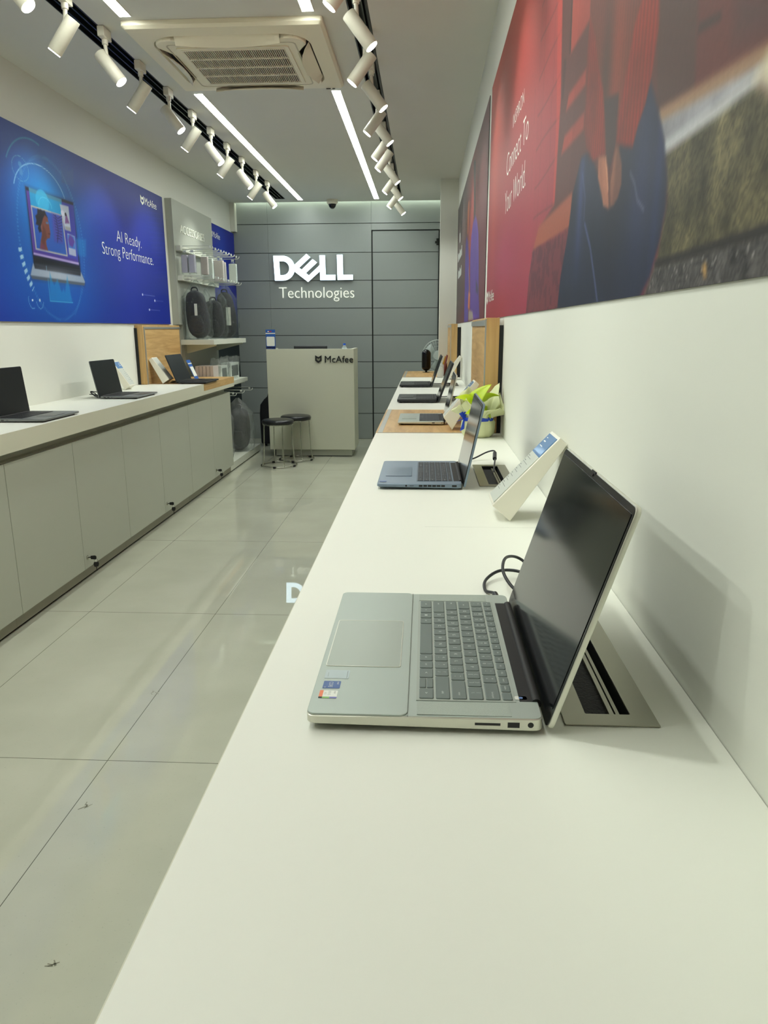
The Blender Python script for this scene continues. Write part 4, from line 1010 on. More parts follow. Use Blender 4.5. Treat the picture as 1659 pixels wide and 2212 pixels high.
def laptop(label, loc, rotz, W, D, L, ang, body, km, pad, T=0.016, side='near', edge=None, hero=0, group='laptops on the right counter', bezel=0.006, rightside=True, dark_screen=True, pads=None, z0=0.0035, lid_t=0.0055):
    t = thing('laptop', label, 'laptop', (loc[0], loc[1], ZT+loc[2]), rotz, group)
    zt = lambda x: T-0.001*(1-x/D)
    zb = lambda x: z0+0.003*(1-x/D)
    base = obj('base', lap_slab(Bm(), W, D, 0.009, zt, zb), edge or body, t, world=False, smooth='auto')
    # top deck plate
    o = rrect(D-0.0024, W-0.0024, 0.008, 5, 0.0012, 0.0012)
    b = Bm().prism(o, lambda p: (p[0], p[1], zt(p[0])-0.0004), lambda p: (p[0], p[1], zt(p[0])+0.0003))
    obj('deck', b, body, t, world=False)
    zk = T+0.0004
    ky0, ky1 = (0.036*W/0.365, W-0.034*W/0.365) if hero or not pads else pads
    kx0, kx1 = D*0.475, D*0.895
    if hero == 1:
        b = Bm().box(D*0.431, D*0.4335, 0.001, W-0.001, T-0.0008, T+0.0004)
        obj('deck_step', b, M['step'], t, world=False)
        o = rrect(D*0.43, W-0.001, 0.0085, 5, 0.0005, 0.0005)
        obj('palm_rest', Bm().prism(o, lambda p: (p[0], p[1], T-0.0012), lambda p: (p[0], p[1], T+0.0012)), body, t, world=False, bevel=0.0008)
        for ya, yb in ((0.004, ky0-0.004), (ky1+0.004, W-0.004)):
            obj('speaker_grille', Bm().box(kx0-0.001, kx1-0.006, ya, yb, T, T+0.0006), M['deckd'], t, world=False)
    zp = T+(0.0016 if hero == 1 else 0.0007)
    pw = 0.14*W/0.365 if hero else 0.118*W/0.35; pc = W*0.5-0.006 if hero != 1 else 0.182
    px0, px1 = (D*0.03, D*0.385) if hero == 1 else (D*0.08, D*0.40)
    obj('touchpad', Bm().prism(rrect(px1-px0, pw, 0.003, 3, px0, pc-pw/2), lambda p: (p[0], p[1], zp-0.0008), lambda p: (p[0], p[1], zp)), pad, t, world=False)
    if hero == 1:
        obj('touchpad_rim', Bm().ring(rrect(px1-px0+0.0016, pw+0.0016, 0.0035, 3, px0-0.0008, pc-pw/2-0.0008), rrect(px1-px0, pw, 0.003, 3, px0, pc-pw/2), lambda p: (p[0], p[1], zp-0.001), lambda p: (p[0], p[1], zp+0.0002)), M['silb'], t, world=False)
    keyboard(t, kx0, kx1, ky0, ky1, zk, km, hero > 0, hero > 0, 0.0026 if hero == 1 else 0.0017)
    # hinge trough and bar
    obj('hinge_bar', Bm().box(D-0.020, D-0.001, W*0.10, W*0.90, T-0.004, T+0.0007).cyl((D-0.002, W*0.10, T-0.002), (D-0.002, W*0.90, T-0.002), 0.0055, n=14), M['rubber'], t, world=False, smooth='auto')
    obj('rubber_foot', Bm().box(0.012, 0.024, 0.03, W-0.03, 0.0, z0+0.0045), M['rubber'], t, world=False)
    obj('rubber_foot', Bm().box(D-0.03, D-0.016, 0.03, W-0.03, 0.0, z0+0.001), M['rubber'], t, world=False)
    # ports on the side facing the viewer
    ys, sg = (0.0, -1) if rightside else (W, 1)
    b = Bm(); b2 = Bm(); zc = (zt(D*.7)+zb(D*.7))/2+0.0005
    def pbox(x0, x1, z0_, z1_, bb=None): (bb or b).box(x0, x1, *(sorted((ys-sg*0.0006, ys+sg*0.0002))), z0_, z1_)
    if hero == 1:
        pbox(D*0.715, D*0.822, zc-0.0014, zc+0.0014); pbox(D*0.852, D*0.902, zc-0.0034, zc+0.0026)
        b.cyl((D*0.948, ys-0.0002, zc), (D*0.948, ys+0.001, zc), 0.0031, n=16)
        obj('side_ports', b, M['port'], t, world=False)
    elif hero == 2:
        b.cyl((D*0.345, ys-0.0002, zc), (D*0.345, ys+0.001, zc), 0.0026, n=14); pbox(D*0.385, D*0.435, zc-0.0006, zc+0.0006); pbox(D*0.885, D*0.94, zc-0.0026, zc+0.0026)
        for k in range(6): pbox(D*(0.495+0.0525*k), D*(0.495+0.0525*k)+D*0.044, zc-0.0025, zc+0.0025)
        obj('side_ports', b, M['port'], t, world=False)
    else:
        if rightside: pbox(D*0.74, D*0.80, zc-0.002, zc+0.002); b.cyl((D*0.95, ys-0.0002, zc), (D*0.95, ys+0.001, zc), 0.0022, n=12)
        else:
            pbox(D*0.84, D*0.90, zc-0.0025, zc+0.0025); pbox(D*0.745, D*0.80, zc-0.0025, zc+0.0025); pbox(D*0.66, D*0.70, zc-0.001, zc+0.001)
        obj('side_ports', b, M['port'], t, world=False)
    # lid
    a = math.radians(ang); mt = Matrix.Translation((D+0.004, 0, z0+0.003)) @ Matrix.Rotation(a, 4, 'Y')
    # in lid space: z along the lid height, x thickness (negative x faces the user)
    def lid_prism(y0, y1, u0, u1, xa, xb, r): return Bm().prism(rrect(y1-y0, u1-u0, r, 5, y0, u0), lambda p: (xa, p[0], p[1]), lambda p: (xb, p[0], p[1])).tf(mt)
    lid = obj('lid', lid_prism(0, W, 0, L, 0.0, lid_t, 0.009), edge or body, t, world=False, smooth='auto', bevel=0.0015)
    obj('bezel', lid_prism(0.0015, W-0.0015, 0.0015, L-0.0015, -0.0009, 0.0001, 0.008), M['bez'] if rightside else M['scrm'], lid, world=False)
    obj('screen', lid_prism(bezel, W-bezel, 0.021, L-0.009, -0.0016, -0.0009, 0.002), M['scr'] if rightside else M['scrm'], lid, world=False)
    b = Bm().cyl((-0.0019, W/2, L-0.0048), (-0.0008, W/2, L-0.0048), 0.0018, n=12)
    if hero == 1: b.box(-0.0015, 0.0, W/2-0.010, W/2+0.010, L-0.0020, L+0.0004)
    obj('webcam', b.tf(mt), M['port'], lid, world=False)
    return t, mt

# the nearest, silver one
t, mt = laptop('large silver laptop nearest the viewer on the white right counter', (-0.1215, 0.691, 0), 0, 0.366, 0.247, 0.249, 17.3, M['sil'], M['key'], M['pad'], T=0.0185, edge=M['silb'], hero=1, z0=0.0035, lid_t=0.006)
zs = 0.0185+0.0013
def sticker(name, x0, x1, y0, y1, m, label): return obj(name, Bm().prism(rrect(x1-x0, y1-y0, 0.0012, 3, x0, y0), lambda p: (p[0], p[1], zs), lambda p: (p[0], p[1], zs+0.0002)), m, t, world=False, label=label)
M['stk'] = mat('sticker_pale', (170, 184, 186), 0.35, amp=0); M['stkb'] = mat('sticker_blue', (20, 74, 140), 0.3, amp=0.1, nscale=60); M['stkw'] = mat('sticker_white', (222, 224, 214), 0.35, amp=0)
M['orange'] = mat('sticker_orange', (226, 112, 56), 0.35, amp=0.15, nscale=70); M['green_s'] = mat('sticker_green', (120, 180, 84), 0.35, amp=0); M['violet_s'] = mat('sticker_violet', (104, 104, 170), 0.35, amp=0)
s = sticker('sticker', 0.009, 0.037, 0.079, 0.1005, M['stk'], 'pale blue rectangular sticker')
obj('sticker_print', Bm().box(0.0345, 0.0350, 0.081, 0.0985, zs+0.0002, zs+0.0003).box(0.0125, 0.0128, 0.084, 0.094, zs+0.0002, zs+0.0003), M['ink'], s, world=False)
s = sticker('sticker', 0.010, 0.0295, 0.055, 0.0725, M['stkb'], 'dark blue square sticker')
b = Bm(); text_bm(b, 'intel', (0.0255, 0.0705, zs+0.00025), (0, -1, 0), (1, 0, 0), 0.0058, None); text_bm(b, 'CORE', (0.0165, 0.0702, zs+0.00025), (0, -1, 0), (1, 0, 0), 0.0125, 0.0045, -0.01); text_bm(b, 'i5', (0.0115, 0.0585, zs+0.00025), (0, -1, 0), (1, 0, 0), None, 0.0022)
obj('sticker_print', b, M['leg'], s, world=False, recalc=False)
s = sticker('sticker', 0.0085, 0.0285, 0.032, 0.0500, M['stkw'], 'white sticker with a rainbow edge')
b = Bm(); text_bm(b, 'intel', (0.0245, 0.0485, zs+0.00025), (0, -1, 0), (1, 0, 0), 0.0055, None); text_bm(b, 'IRIS', (0.0180, 0.0485, zs+0.00025), (0, -1, 0), (1, 0, 0), 0.0095, 0.003, -0.02); text_bm(b, 'xe', (0.0140, 0.0455, zs+0.00025), (0, -1, 0), (1, 0, 0), 0.005, None, -0.02)
obj('sticker_print', b, M['ink'], s, world=False, recalc=False)
obj('sticker_band', Bm().box(0.0085, 0.0125, 0.0355, 0.0500, zs+0.0002, zs+0.0003), M['orange'], s, world=False)
obj('sticker_band', Bm().box(0.0085, 0.0125, 0.032, 0.0355, zs+0.0002, zs+0.0003), M['port'], s, world=False)
obj('sticker_band', Bm().box(0.0125, 0.0205, 0.032, 0.0355, zs+0.0002, zs+0.0003), M['green_s'], s, world=False)
obj('sticker_band', Bm().box(0.0205, 0.0285, 0.032, 0.0355, zs+0.0002, zs+0.0003), M['violet_s'], s, world=False)
s = obj('sticker', Bm().prism(rrect(0.013, 0.008, 0.002, 3, 0.2225, 0.040), lambda p: (p[0], p[1], 0.0190), lambda p: (p[0], p[1], 0.0192)), M['stkw'], t, world=False, label='small white key-side sticker with a blue dot')
obj('sticker_print', Bm().cyl((0.229, 0.044, 0.0192), (0.229, 0.044, 0.0193), 0.0022, n=16), M['cardb'], s, world=False)

t2, _ = laptop('blue-grey open laptop standing between the nearest silver one and the oak inlay', (-0.123, 1.887, 0), 0, 0.345, 0.222, 0.222, 12.0, M['bls'], M['keyd'], M['padb'], T=0.0165, hero=2)
s = obj('sticker', Bm().box(0.006, 0.024, 0.018, 0.034, 0.0171, 0.0174), M['stkb'], t2, world=False)
laptop('small silver laptop standing on the oak inlay of the right counter', (-0.117, 3.215, 0.0006), 0, 0.335, 0.202, 0.213, 12.5, M['sil'], M['keyd'], M['pad'], T=0.0155, edge=M['silb'])
laptop('black laptop just beyond the oak inlay, the nearer of the two black ones', (-0.157, 4.215, 0), 0, 0.36, 0.226, 0.232, 20.5, M['blk'], M['keyb'], M['padk'], T=0.021, lid_t=0.010)
laptop('black laptop farthest back on the right counter, near the water bottle', (-0.183, 5.36, 0), 0, 0.36, 0.222, 0.228, 19.0, M['blk'], M['keyb'], M['padk'], T=0.021, lid_t=0.010)
G = 'laptops on the left counter'
laptop('dark grey laptop on the left counter, cut by the left edge of the picture', (-1.735, 3.625, 0), PI, 0.36, 0.252, 0.232, 5.0, M['dks'], M['keyb'], M['padd'], T=0.0165, rightside=False, group=G)
laptop('dark grey laptop in the middle of the left counter with a coiled cable', (-1.752, 4.79, 0), PI, 0.36, 0.232, 0.225, 10.5, M['dks'], M['keyb'], M['padd'], T=0.0165, rightside=False, group=G)
laptop('black laptop on the oak corner of the left counter', (-1.695, 6.06, 0.0008), PI, 0.37, 0.222, 0.228, 21.0, M['blk'], M['keyb'], M['padk'], T=0.0185, rightside=False, group=G)

# ------------------------------------------------------------------ cable outlets let into the worktop
def grommet(i, label):
    x0, x1, y0, y1 = HOLES[i]
    t = thing('cable_outlet', label, 'cable outlet', ((x0+x1)/2, (y0+y1)/2, ZT-0.04), 0, 'cable outlets of the right counter')
    f = 0.026
    b = Bm(); o = rrect(x1-x0, y1-y0, 0.001, 1, x0, y0); ii = rrect(x1-x0-2*f, y1-y0-2*f*0.9, 0.001, 1, x0+f, y0+f*0.9)
    b.ring(o, ii, lambda p: (p[0], p[1], ZT+0.0003), lambda p: (p[0], p[1], ZT+0.0022))
    obj('frame', b, M['steel'] if i < 2 else M['black'], t, bevel=0.0005)
    b = Bm().box(x0+0.019, x0+f, y0+f*0.9, y1-f*0.9, ZT-0.045, ZT+0.0003).box(x1-f, x1-0.019, y0+f*0.9, y1-f*0.9, ZT-0.045, ZT+0.0003).box(x0+0.019, x1-0.019, y0+0.019, y0+f*0.9, ZT-0.045, ZT+0.0003).box(x0+0.019, x1-0.019, y1-f*0.9, y1-0.019, ZT-0.045, ZT+0.0003).box(x0+0.019, x1-0.019, y0+0.019, y1-0.019, ZT-0.0505, ZT-0.045)
    obj('box', b, M['gap'], t)
    obj('brush_strip', Bm().box(x0+f+0.001, x0+f+0.029, y0+f, y1-f, ZT-0.016, ZT-0.008), M['brush'], t)
    obj('brush_rail', Bm().box(x0+f+0.029, x0+f+0.034, y0+f, y1-f, ZT-0.016, ZT-0.004).box(x0+f+0.037, x0+f+0.041, y0+f, y1-f, ZT-0.018, ZT-0.006), M['steel'], t)
for i, l in enumerate(['steel-framed cable outlet in the worktop behind the nearest silver laptop', 'steel-framed cable outlet in the worktop behind the blue-grey laptop',
                       'cable outlet in the worktop behind the nearer black laptop', 'cable outlet in the worktop behind the farthest black laptop']): grommet(i, l)

# ------------------------------------------------------------------ cables
def cable(pts, label, r=0.0024, plug=None, group='power cables'):
    pts = smooth_path(pts, 7); c = pts[0]
    t = thing('power_cable', label, 'cable', c, 0, group)
    obj('cord', Bm().tube(pts, r, 8), M['cable'], t, smooth=True)
    if plug: obj('plug', Bm().cyl(plug[0], plug[1], plug[2], n=14), M['cable'], t, smooth='auto')
z = ZT+0.0027
cable([(0.116, 1.058, ZT+0.009), (0.112, 1.09, z+0.006), (0.100, 1.12, z), (0.104, 1.16, z+0.004), (0.13, 1.185, z+0.012), (0.165, 1.17, z+0.014), (0.18, 1.12, z+0.01), (0.165, 1.08, z+0.006), (0.14, 1.09, z+0.016), (0.128, 1.13, z+0.03), (0.14, 1.19, z+0.034), (0.17, 1.22, z+0.02), (0.20, 1.15, z), (0.21, 1.06, z+0.002), (0.206, 0.98, z-0.0005), (0.200, 0.94, ZT-0.004), (0.198, 0.93, ZT-0.03)],
      'black coiled power cable behind the lid of the nearest silver laptop', 0.0026, ((0.114, 1.060, ZT+0.009), (0.112, 1.088, z+0.006), 0.0045))
cable([(0.092, 2.236, ZT+0.009), (0.094, 2.27, z+0.002), (0.12, 2.30, z), (0.16, 2.33, z+0.006), (0.20, 2.35, z+0.022), (0.222, 2.33, z+0.030), (0.222, 2.29, z+0.022), (0.214, 2.22, z+0.008), (0.206, 2.16, ZT-0.006), (0.200, 2.12, ZT-0.035)],
      'black power cable arching from the blue-grey laptop into its cable outlet', 0.0026, ((0.222, 2.305, z+0.027), (0.218, 2.262, z+0.016), 0.0062))
cable([(0.075, 4.55, ZT+0.010), (0.11, 4.60, z), (0.15, 4.62, z), (0.19, 4.60, z-0.0004), (0.20, 4.58, ZT-0.01)], 'thin black cable from the nearer black laptop to its outlet')
cable([(0.044, 5.68, ZT+0.010), (0.09, 5.72, z), (0.15, 5.74, z), (0.19, 5.73, z-0.0004), (0.20, 5.71, ZT-0.01)], 'thin black cable from the farthest black laptop to its outlet')
cable([(-1.983, 4.47, ZT+0.010), (-2.02, 4.50, z), (-2.06, 4.54, z+0.004), (-2.09, 4.56, z+0.018), (-2.085, 4.53, z+0.032), (-2.055, 4.52, z+0.026), (-2.05, 4.55, z+0.006), (-2.08, 4.60, z+0.002), (-2.10, 4.58, z+0.020), (-2.08, 4.53, z+0.036), (-2.04, 4.57, z+0.024), (-2.05, 4.63, z), (-2.12, 4.70, z), (-2.19, 4.74, z)],
      'black coiled cable behind the middle laptop of the left counter', 0.0028)
cable([(-1.915, 5.76, ZT+0.010), (-1.95, 5.78, z+0.002), (-2.00, 5.80, z+0.002), (-2.03, 5.86, z+0.002), (-2.01, 5.95, z+0.002), (-2.08, 6.02, z+0.002)], 'black cable behind the laptop on the oak corner', 0.0032)

# ------------------------------------------------------------------ slanted price card holders
def holder(label, prof, y0, y1, sgn, blue=True):
    """prof: x,z of base tip, lower front, upper front, upper back; the card lies on the front slope"""
    ym = (y0+y1)/2
    t = thing('card_holder', label, 'card holder', (prof[0][0], ym, ZT), 0, 'slanted price card holders')
    obj('holder_body', Bm().prism(prof, lambda p: (p[0], y0, p[1]), lambda p: (p[0], y1, p[1])), M['acr'], t, bevel=0.0015)
    a = Vector((prof[1][0], 0, prof[1][1])); c = Vector((prof[2][0], 0, prof[2][1])); d = c-a; L = d.length; d.normalize(); nrm = Vector((-d.z*sgn, 0, d.x*sgn))
    if nrm.z < 0: nrm = -nrm
    def quad(b, u0, u1, v0, v1, k0, k1):
        P = lambda u, v, k: a+d*u+Vector((0, v, 0))+nrm*k
        return b.add([P(u0, v0, k0), P(u1, v0, k0), P(u1, v1, k0), P(u0, v1, k0), P(u0, v0, k1), P(u1, v0, k1), P(u1, v1, k1), P(u0, v1, k1)], [(0, 3, 2, 1), (4, 5, 6, 7), (0, 1, 5, 4), (1, 2, 6, 5), (2, 3, 7, 6), (3, 0, 4, 7)])
    e = 0.007; ub = L*0.70 if blue else L-e
    card = obj('price_card', quad(Bm(), e, ub, y0+e, y1-e, 0.0003, 0.0016), M['card'], t)
    b = Bm(); u = L*0.62; W_ = y1-y0
    k = 0
    random.seed(int(abs(y0)*100))
    while u > L*0.14:
        w_ = random.uniform(0.35, 0.75)*(W_-0.03)
        st = y1-0.014 if True else y0+0.014
        quad(b, u, u+0.0010, st-w_, st, 0.0017, 0.0019)
        quad(b, u+0.0045, u+0.006, st-w_*0.3, st, 0.0017, 0.0019)
        u -= 0.0135; k += 1
    obj('card_text', b, M['ink'], card)
    if blue:
        hd = obj('card_header', quad(Bm(), ub, L-e, y0+e, y1-e, 0.0003, 0.0017), M['cardb'], t, label='blue top of the card')
        b = Bm()
        for uu, w_, hh in ((0.80, 0.45, 0.004), (0.86, 0.30, 0.006), (0.91, 0.18, 0.004)): quad(b, L*uu, L*uu+hh*0.5, y1-0.02-w_*(W_-0.04), y1-0.02, 0.0018, 0.002)
        obj('header_text', b, M['inkw'], hd)
holder('white slanted price card holder leaning on the wall behind the nearest laptop', [(0.189, ZT), (0.149, 0.911), (0.288, 1.0600), (0.3035, 1.0445)], 1.568, 1.675, -1)
holder('white slanted card holder on the oak inlay next to the potted plant', [(0.115, ZT+0.002), (0.078, 0.930), (0.205, 1.078), (0.222, 1.064)], 3.05, 3.155, -1)
holder('white slanted card holder far down the right counter beside the oak board', [(0.205, ZT), (0.168, 0.912), (0.288, 1.070), (0.3035, 1.058)], 6.20, 6.31, -1, False)
holder('white slanted card holder behind the middle laptop of the left counter', [(-2.112, ZT), (-2.072, 0.905), (-2.185, 1.072), (-2.2025, 1.06)], 5.13, 5.235, 1)
holder('white slanted card holder in front of the oak board on the left counter', [(-2.040, ZT+0.002), (-1.988, 0.912), (-2.112, 1.078), (-2.138, 1.060)], 5.70, 5.81, 1, False)
# ------------------------------------------------------------------ potted plant in paper wrap
pc = Vector((0.208, 2.885, ZT))
t = thing('potted_plant', 'lime green potted plant wrapped in cream paper with a blue ribbon', 'potted plant', pc)
rs = random.Random(7)
def crease(r, z, a, k): return (r*(1+0.05*math.sin(a*9+k*0.6)+0.03*math.sin(a*17+k)), z)
obj('pot_wrap', Bm().lathe([(0.02, 0.0005), (0.050, 0.0005), (0.060, 0.012), (0.064, 0.035), (0.063, 0.058), (0.056, 0.070), (0.058, 0.078), (0.048, 0.078)], pc, 44, crease), M['paperw'], t, smooth=True)
obj('ribbon', Bm().lathe([(0.0585, 0.064), (0.0600, 0.064), (0.0600, 0.078), (0.0585, 0.078)], pc, 40), M['ribbon'], t, smooth='auto')
b = Bm()
k0 = pc+Vector((-0.055, -0.028, 0.071))
for s1, s2 in ((-0.010, 0.020), (-0.018, -0.004), (-0.006, -0.032), (0.004, 0.024)):
    d = Vector((s1, -0.008, s2)); w = Vector((0.008, 0.003, 0.004))
    b.add([k0-w*0.4, k0+w*0.4, k0+d*1.3+w, k0+d*1.3-w, k0-w*0.4+Vector((0, 0.002, 0)), k0+w*0.4+Vector((0, 0.002, 0)), k0+d*1.3+w+Vector((0, 0.002, 0)), k0+d*1.3-w+Vector((0, 0.002, 0))], [(0, 1, 2, 3), (7, 6, 5, 4), (0, 4, 5, 1), (1, 5, 6, 2), (2, 6, 7, 3), (3, 7, 4, 0)])
obj('ribbon_bow', b, M['ribbon'], t)
# flaring paper sheets with pointed corners
def sheet(a0, a1, hs, outs, m, zb=0.070, n=18, seed=1):
    b = Bm(); rr = random.Random(seed); vs = []; q = 8
    for i in range(n+1):
        u = i/n; a = a0+(a1-a0)*u; k = u*(len(hs)-1); j = min(int(k), len(hs)-2); f = k-j
        h = hs[j]*(1-f)+hs[j+1]*f; o = outs[j]*(1-f)+outs[j+1]*f
        for v in range(q+1):
            w = v/q; r = 0.052+o*w**1.4+0.004*math.sin(a*11+w*5); z = zb+h*w
            vs.append(pc+Vector((r*math.cos(a), r*math.sin(a), z)))
    fs = [(i*(q+1)+v, (i+1)*(q+1)+v, (i+1)*(q+1)+v+1, i*(q+1)+v+1) for i in range(n) for v in range(q)]
    b.add(vs, fs); o = obj('wrap_sheet', b, m, t, smooth=True); md = o.modifiers.new('s', 'SOLIDIFY'); md.thickness = 0.0008
R_ = math.radians
sheet(R_(200), R_(300), [0.035, 0.085, 0.04, 0.045], [0.02, 0.035, 0.05, 0.06], M['paperw'], seed=2)
sheet(R_(150), R_(215), [0.05, 0.03, 0.06], [0.03, 0.05, 0.03], M['paperw'])
sheet(R_(285), R_(372), [0.03, 0.05, 0.022, 0.10], [0.045, 0.055, 0.062, 0.03], M['paperw'])
sheet(R_(-15), R_(75), [0.06, 0.135, 0.11, 0.06], [0.03, 0.028, 0.03, 0.03], M['paperw'])
sheet(R_(75), R_(160), [0.05, 0.12, 0.08], [0.03, 0.02, 0.03], M['paperw'])
obj('soil', Bm().lathe([(0.0, 0.074), (0.047, 0.074), (0.0, 0.080)], pc, 20), mat('potting_soil', (58, 46, 34), 0.9), t)
def leaf(base, tip, w, lift, roll):
    base = Vector(base); tip = Vector(tip); d = tip-base; L = d.length; dn = d.normalized()
    side = dn.cross(Vector((0, 0, 1))).normalized(); up = side.cross(dn)
    side2 = side*math.cos(roll)+up*math.sin(roll); up2 = -side*math.sin(roll)+up*math.cos(roll)
    n = 12; vs = []
    for i in range(n+1):
        u = i/n; ww = w*(min(1, (u/0.22))**0.7)*(1-max(0, (u-0.22)/0.78))**0.75
        back = -0.10*L*max(0, 1-u/0.2) if i < 4 else 0
        c = base+d*u+up2*(lift*math.sin(PI*u)-lift*0.5*u*u)
        vs += [c+side2*ww+up2*(ww*0.28)+dn*back, c+side2*ww*0.5+up2*(ww*0.10)+dn*back*0.4, c, c-side2*ww*0.5+up2*(ww*0.10)+dn*back*0.4, c-side2*ww+up2*(ww*0.28)+dn*back]
    fs = [(5*i+j, 5*i+j+1, 5*i+6+j, 5*i+5+j) for i in range(n) for j in range(4)]
    o = obj('leaf', Bm().add(vs, fs), M['leaf'], t, smooth=True); md = o.modifiers.new('s', 'SOLIDIFY'); md.thickness = 0.0008
    return o
c_ = pc+Vector((0, 0, 0.10))
for (bx, by, bz), (tx, ty, tz), w, l, r in (
    ((-0.015, -0.035, 0.125), (-0.092, -0.045, 0.158), 0.030, 0.012, 0.5), ((-0.02, -0.03, 0.125), (0.042, -0.035, 0.206), 0.032, 0.012, -0.9),
    ((-0.02, -0.04, 0.10), (-0.035, -0.065, 0.175), 0.030, 0.01, 0.9), ((0.01, -0.03, 0.135), (0.076, -0.04, 0.166), 0.026, 0.012, 0.6),
    ((0.0, 0.01, 0.11), (0.030, 0.05, 0.175), 0.024, 0.01, 0.2), ((0.0, -0.03, 0.085), (0.045, -0.075, 0.085), 0.022, 0.02, 0.4),
    ((-0.02, 0.0, 0.09), (-0.060, 0.05, 0.140), 0.024, 0.01, -0.4), ((-0.015, -0.035, 0.085), (-0.050, -0.07, 0.100), 0.022, 0.014, 0.8), ((0.005, -0.035, 0.09), (0.025, -0.070, 0.130), 0.026, 0.01, 0.2)):
    leaf(pc+Vector((bx, by, bz)), pc+Vector((tx, ty, tz)), w*1.12, l, r)
b = Bm()
for a in (0.3, 1.6, 2.9, 4.2, 5.3): b.tube(smooth_path([pc+Vector((0, 0, 0.072)), pc+Vector((0.008*math.cos(a), 0.008*math.sin(a), 0.088)), pc+Vector((0.02*math.cos(a), 0.02*math.sin(a), 0.102))], 4), 0.0014, 6)
obj('stems', b, M['leaf'], t, smooth=True)

# ------------------------------------------------------------------ far end of the right counter
t = thing('speaker', 'tall glossy black capsule speaker standing on the far oak inlay', 'speaker', (0.012, 7.26, ZT))
prof = [(0.0, 0.018), (0.018, 0.019)]
R0 = 0.044
prof = [(max(0.0005, R0*math.sin(PI/2*k/8)), 0.052-0.036*math.cos(PI/2*k/8)) for k in range(9)]+[(R0, 0.175)]+[(max(0.0005, R0*math.cos(PI/2*k/8)), 0.175+0.043*math.sin(PI/2*k/8)) for k in range(1, 9)]
obj('speaker_body', Bm().lathe(prof, (0.012, 7.26, ZT), 36), M['gloss'], t, smooth=True)
obj('speaker_foot', Bm().lathe([(0.036, 0.0008), (0.037, 0.004), (0.010, 0.006), (0.012, 0.020)], (0.012, 7.26, ZT), 28), M['gloss'], t, smooth='auto')
def bottle(label, c, h, r, capm, body=None, ribs=True, group='drinking bottles'):
    t = thing('water_bottle', label, 'bottle', c, 0, group)
    pr = [(0.004, 0.0), (r*0.9, 0.0), (r, 0.006)]
    n = 9
    for k in range(n): z0 = 0.01+h*0.62*k/n; pr += [(r, z0+h*0.62/n*0.3), (r*0.93 if ribs else r, z0+h*0.62/n*0.8)]
    pr += [(r, h*0.66), (r*0.85, h*0.76), (r*0.42, h*0.87), (r*0.40, h*0.90)]
    obj('bottle_body', Bm().lathe(pr, c, 24), body or M['waterp'], t, smooth=True)
    obj('bottle_cap', Bm().cyl(Vector(c)+Vector((0, 0, h*0.89)), Vector(c)+Vector((0, 0, h)), r*0.46, n=20), capm, t, smooth='auto')
bottle('small clear ribbed bottle with a white cap on the right counter', (0.134, 6.47, ZT), 0.148, 0.0300, M['capw'], M['bottlem'])
def card_stand(name, label, x, y, w, h, lean, m, fold):
    t = thing(name, label, 'display card', (x, y, ZT))
    a = math.radians(lean); ux = Vector((math.sin(a), 0, math.cos(a)))
    b = Bm(); p0 = Vector((x, y-w/2, ZT+0.001)); Y_ = Vector((0, w, 0)); n = Vector((math.cos(a), 0, -math.sin(a)))*0.002
    b.add([p0, p0+Y_, p0+Y_+ux*h, p0+ux*h, p0+n, p0+Y_+n, p0+Y_+ux*h+n, p0+ux*h+n], [(0, 1, 2, 3), (7, 6, 5, 4), (0, 4, 5, 1), (1, 5, 6, 2), (2, 6, 7, 3), (3, 7, 4, 0)])
    obj('front_board', b, m, t)
    b = Bm(); top = p0+ux*h*0.92; foot = p0+Vector((fold, 0, 0))
    b.add([top, top+Y_, foot+Y_, foot, top+Vector((0.002, 0, 0)), top+Y_+Vector((0.002, 0, 0)), foot+Y_+Vector((0.002, 0, 0)), foot+Vector((0.002, 0, 0))], [(0, 1, 2, 3), (7, 6, 5, 4), (0, 4, 5, 1), (1, 5, 6, 2), (2, 6, 7, 3), (3, 7, 4, 0)])
    obj('back_strut', b, m, t)
def card_stand2(name, label, x, y, w, h, lean, m, th):
    t = thing(name, label, 'display card', (x, y, ZT)); a = math.radians(lean); dx = math.sin(a)*h; dz = math.cos(a)*h
    obj('leaning_board', Bm().prism([(0, 0.0005), (dx, dz), (dx+th*0.8, dz-0.006), (th, 0.0005)], lambda p: (x+p[0], y-w/2, ZT+p[1]), lambda p: (x+p[0], y+w/2, ZT+p[1])), m, t, bevel=0.001)
    obj('back_foot', Bm().prism([(th, 0.0005), (dx*0.7+th, dz*0.62), (dx*0.7+th+0.003, dz*0.62), (dx+th*0.9, 0.0005)], lambda p: (x+p[0], y-0.01, ZT+p[1]), lambda p: (x+p[0], y+0.01, ZT+p[1])), m, t)
card_stand2('display_card', 'gold coloured folded card standing on the far oak inlay', 0.135, 6.98, 0.10, 0.172, 17, M['gold'], 0.022)
card_stand2('display_card', 'maroon folded card standing beside the bottle on the oak inlay', 0.150, 6.74, 0.12, 0.190, 13, M['maroon'], 0.014)
b = Bm()
t = thing('standing_fan', 'white round standing fan half hidden behind the pillar', 'fan', (0.135, 8.12, 0))
fc = Vector((0.135, 8.12, 1.005))
for r in (0.055, 0.10, 0.135, 0.165):
    b.tube([fc+Vector((r*math.cos(a), -0.03-0.03*(1-r/0.17), r*math.sin(a))) for a in [2*PI*i/36 for i in range(36)]], 0.0016 if r < 0.16 else 0.004, 6, closed=True)
for i in range(36):
    a = 2*PI*i/36; b.tube([fc+Vector((0.03*math.cos(a), -0.06, 0.03*math.sin(a))), fc+Vector((0.12*math.cos(a), -0.045, 0.12*math.sin(a))), fc+Vector((0.167*math.cos(a), 0, 0.167*math.sin(a)))], 0.0012, 5)
obj('fan_guard', b, M['fanm'], t, smooth=True)
b = Bm()
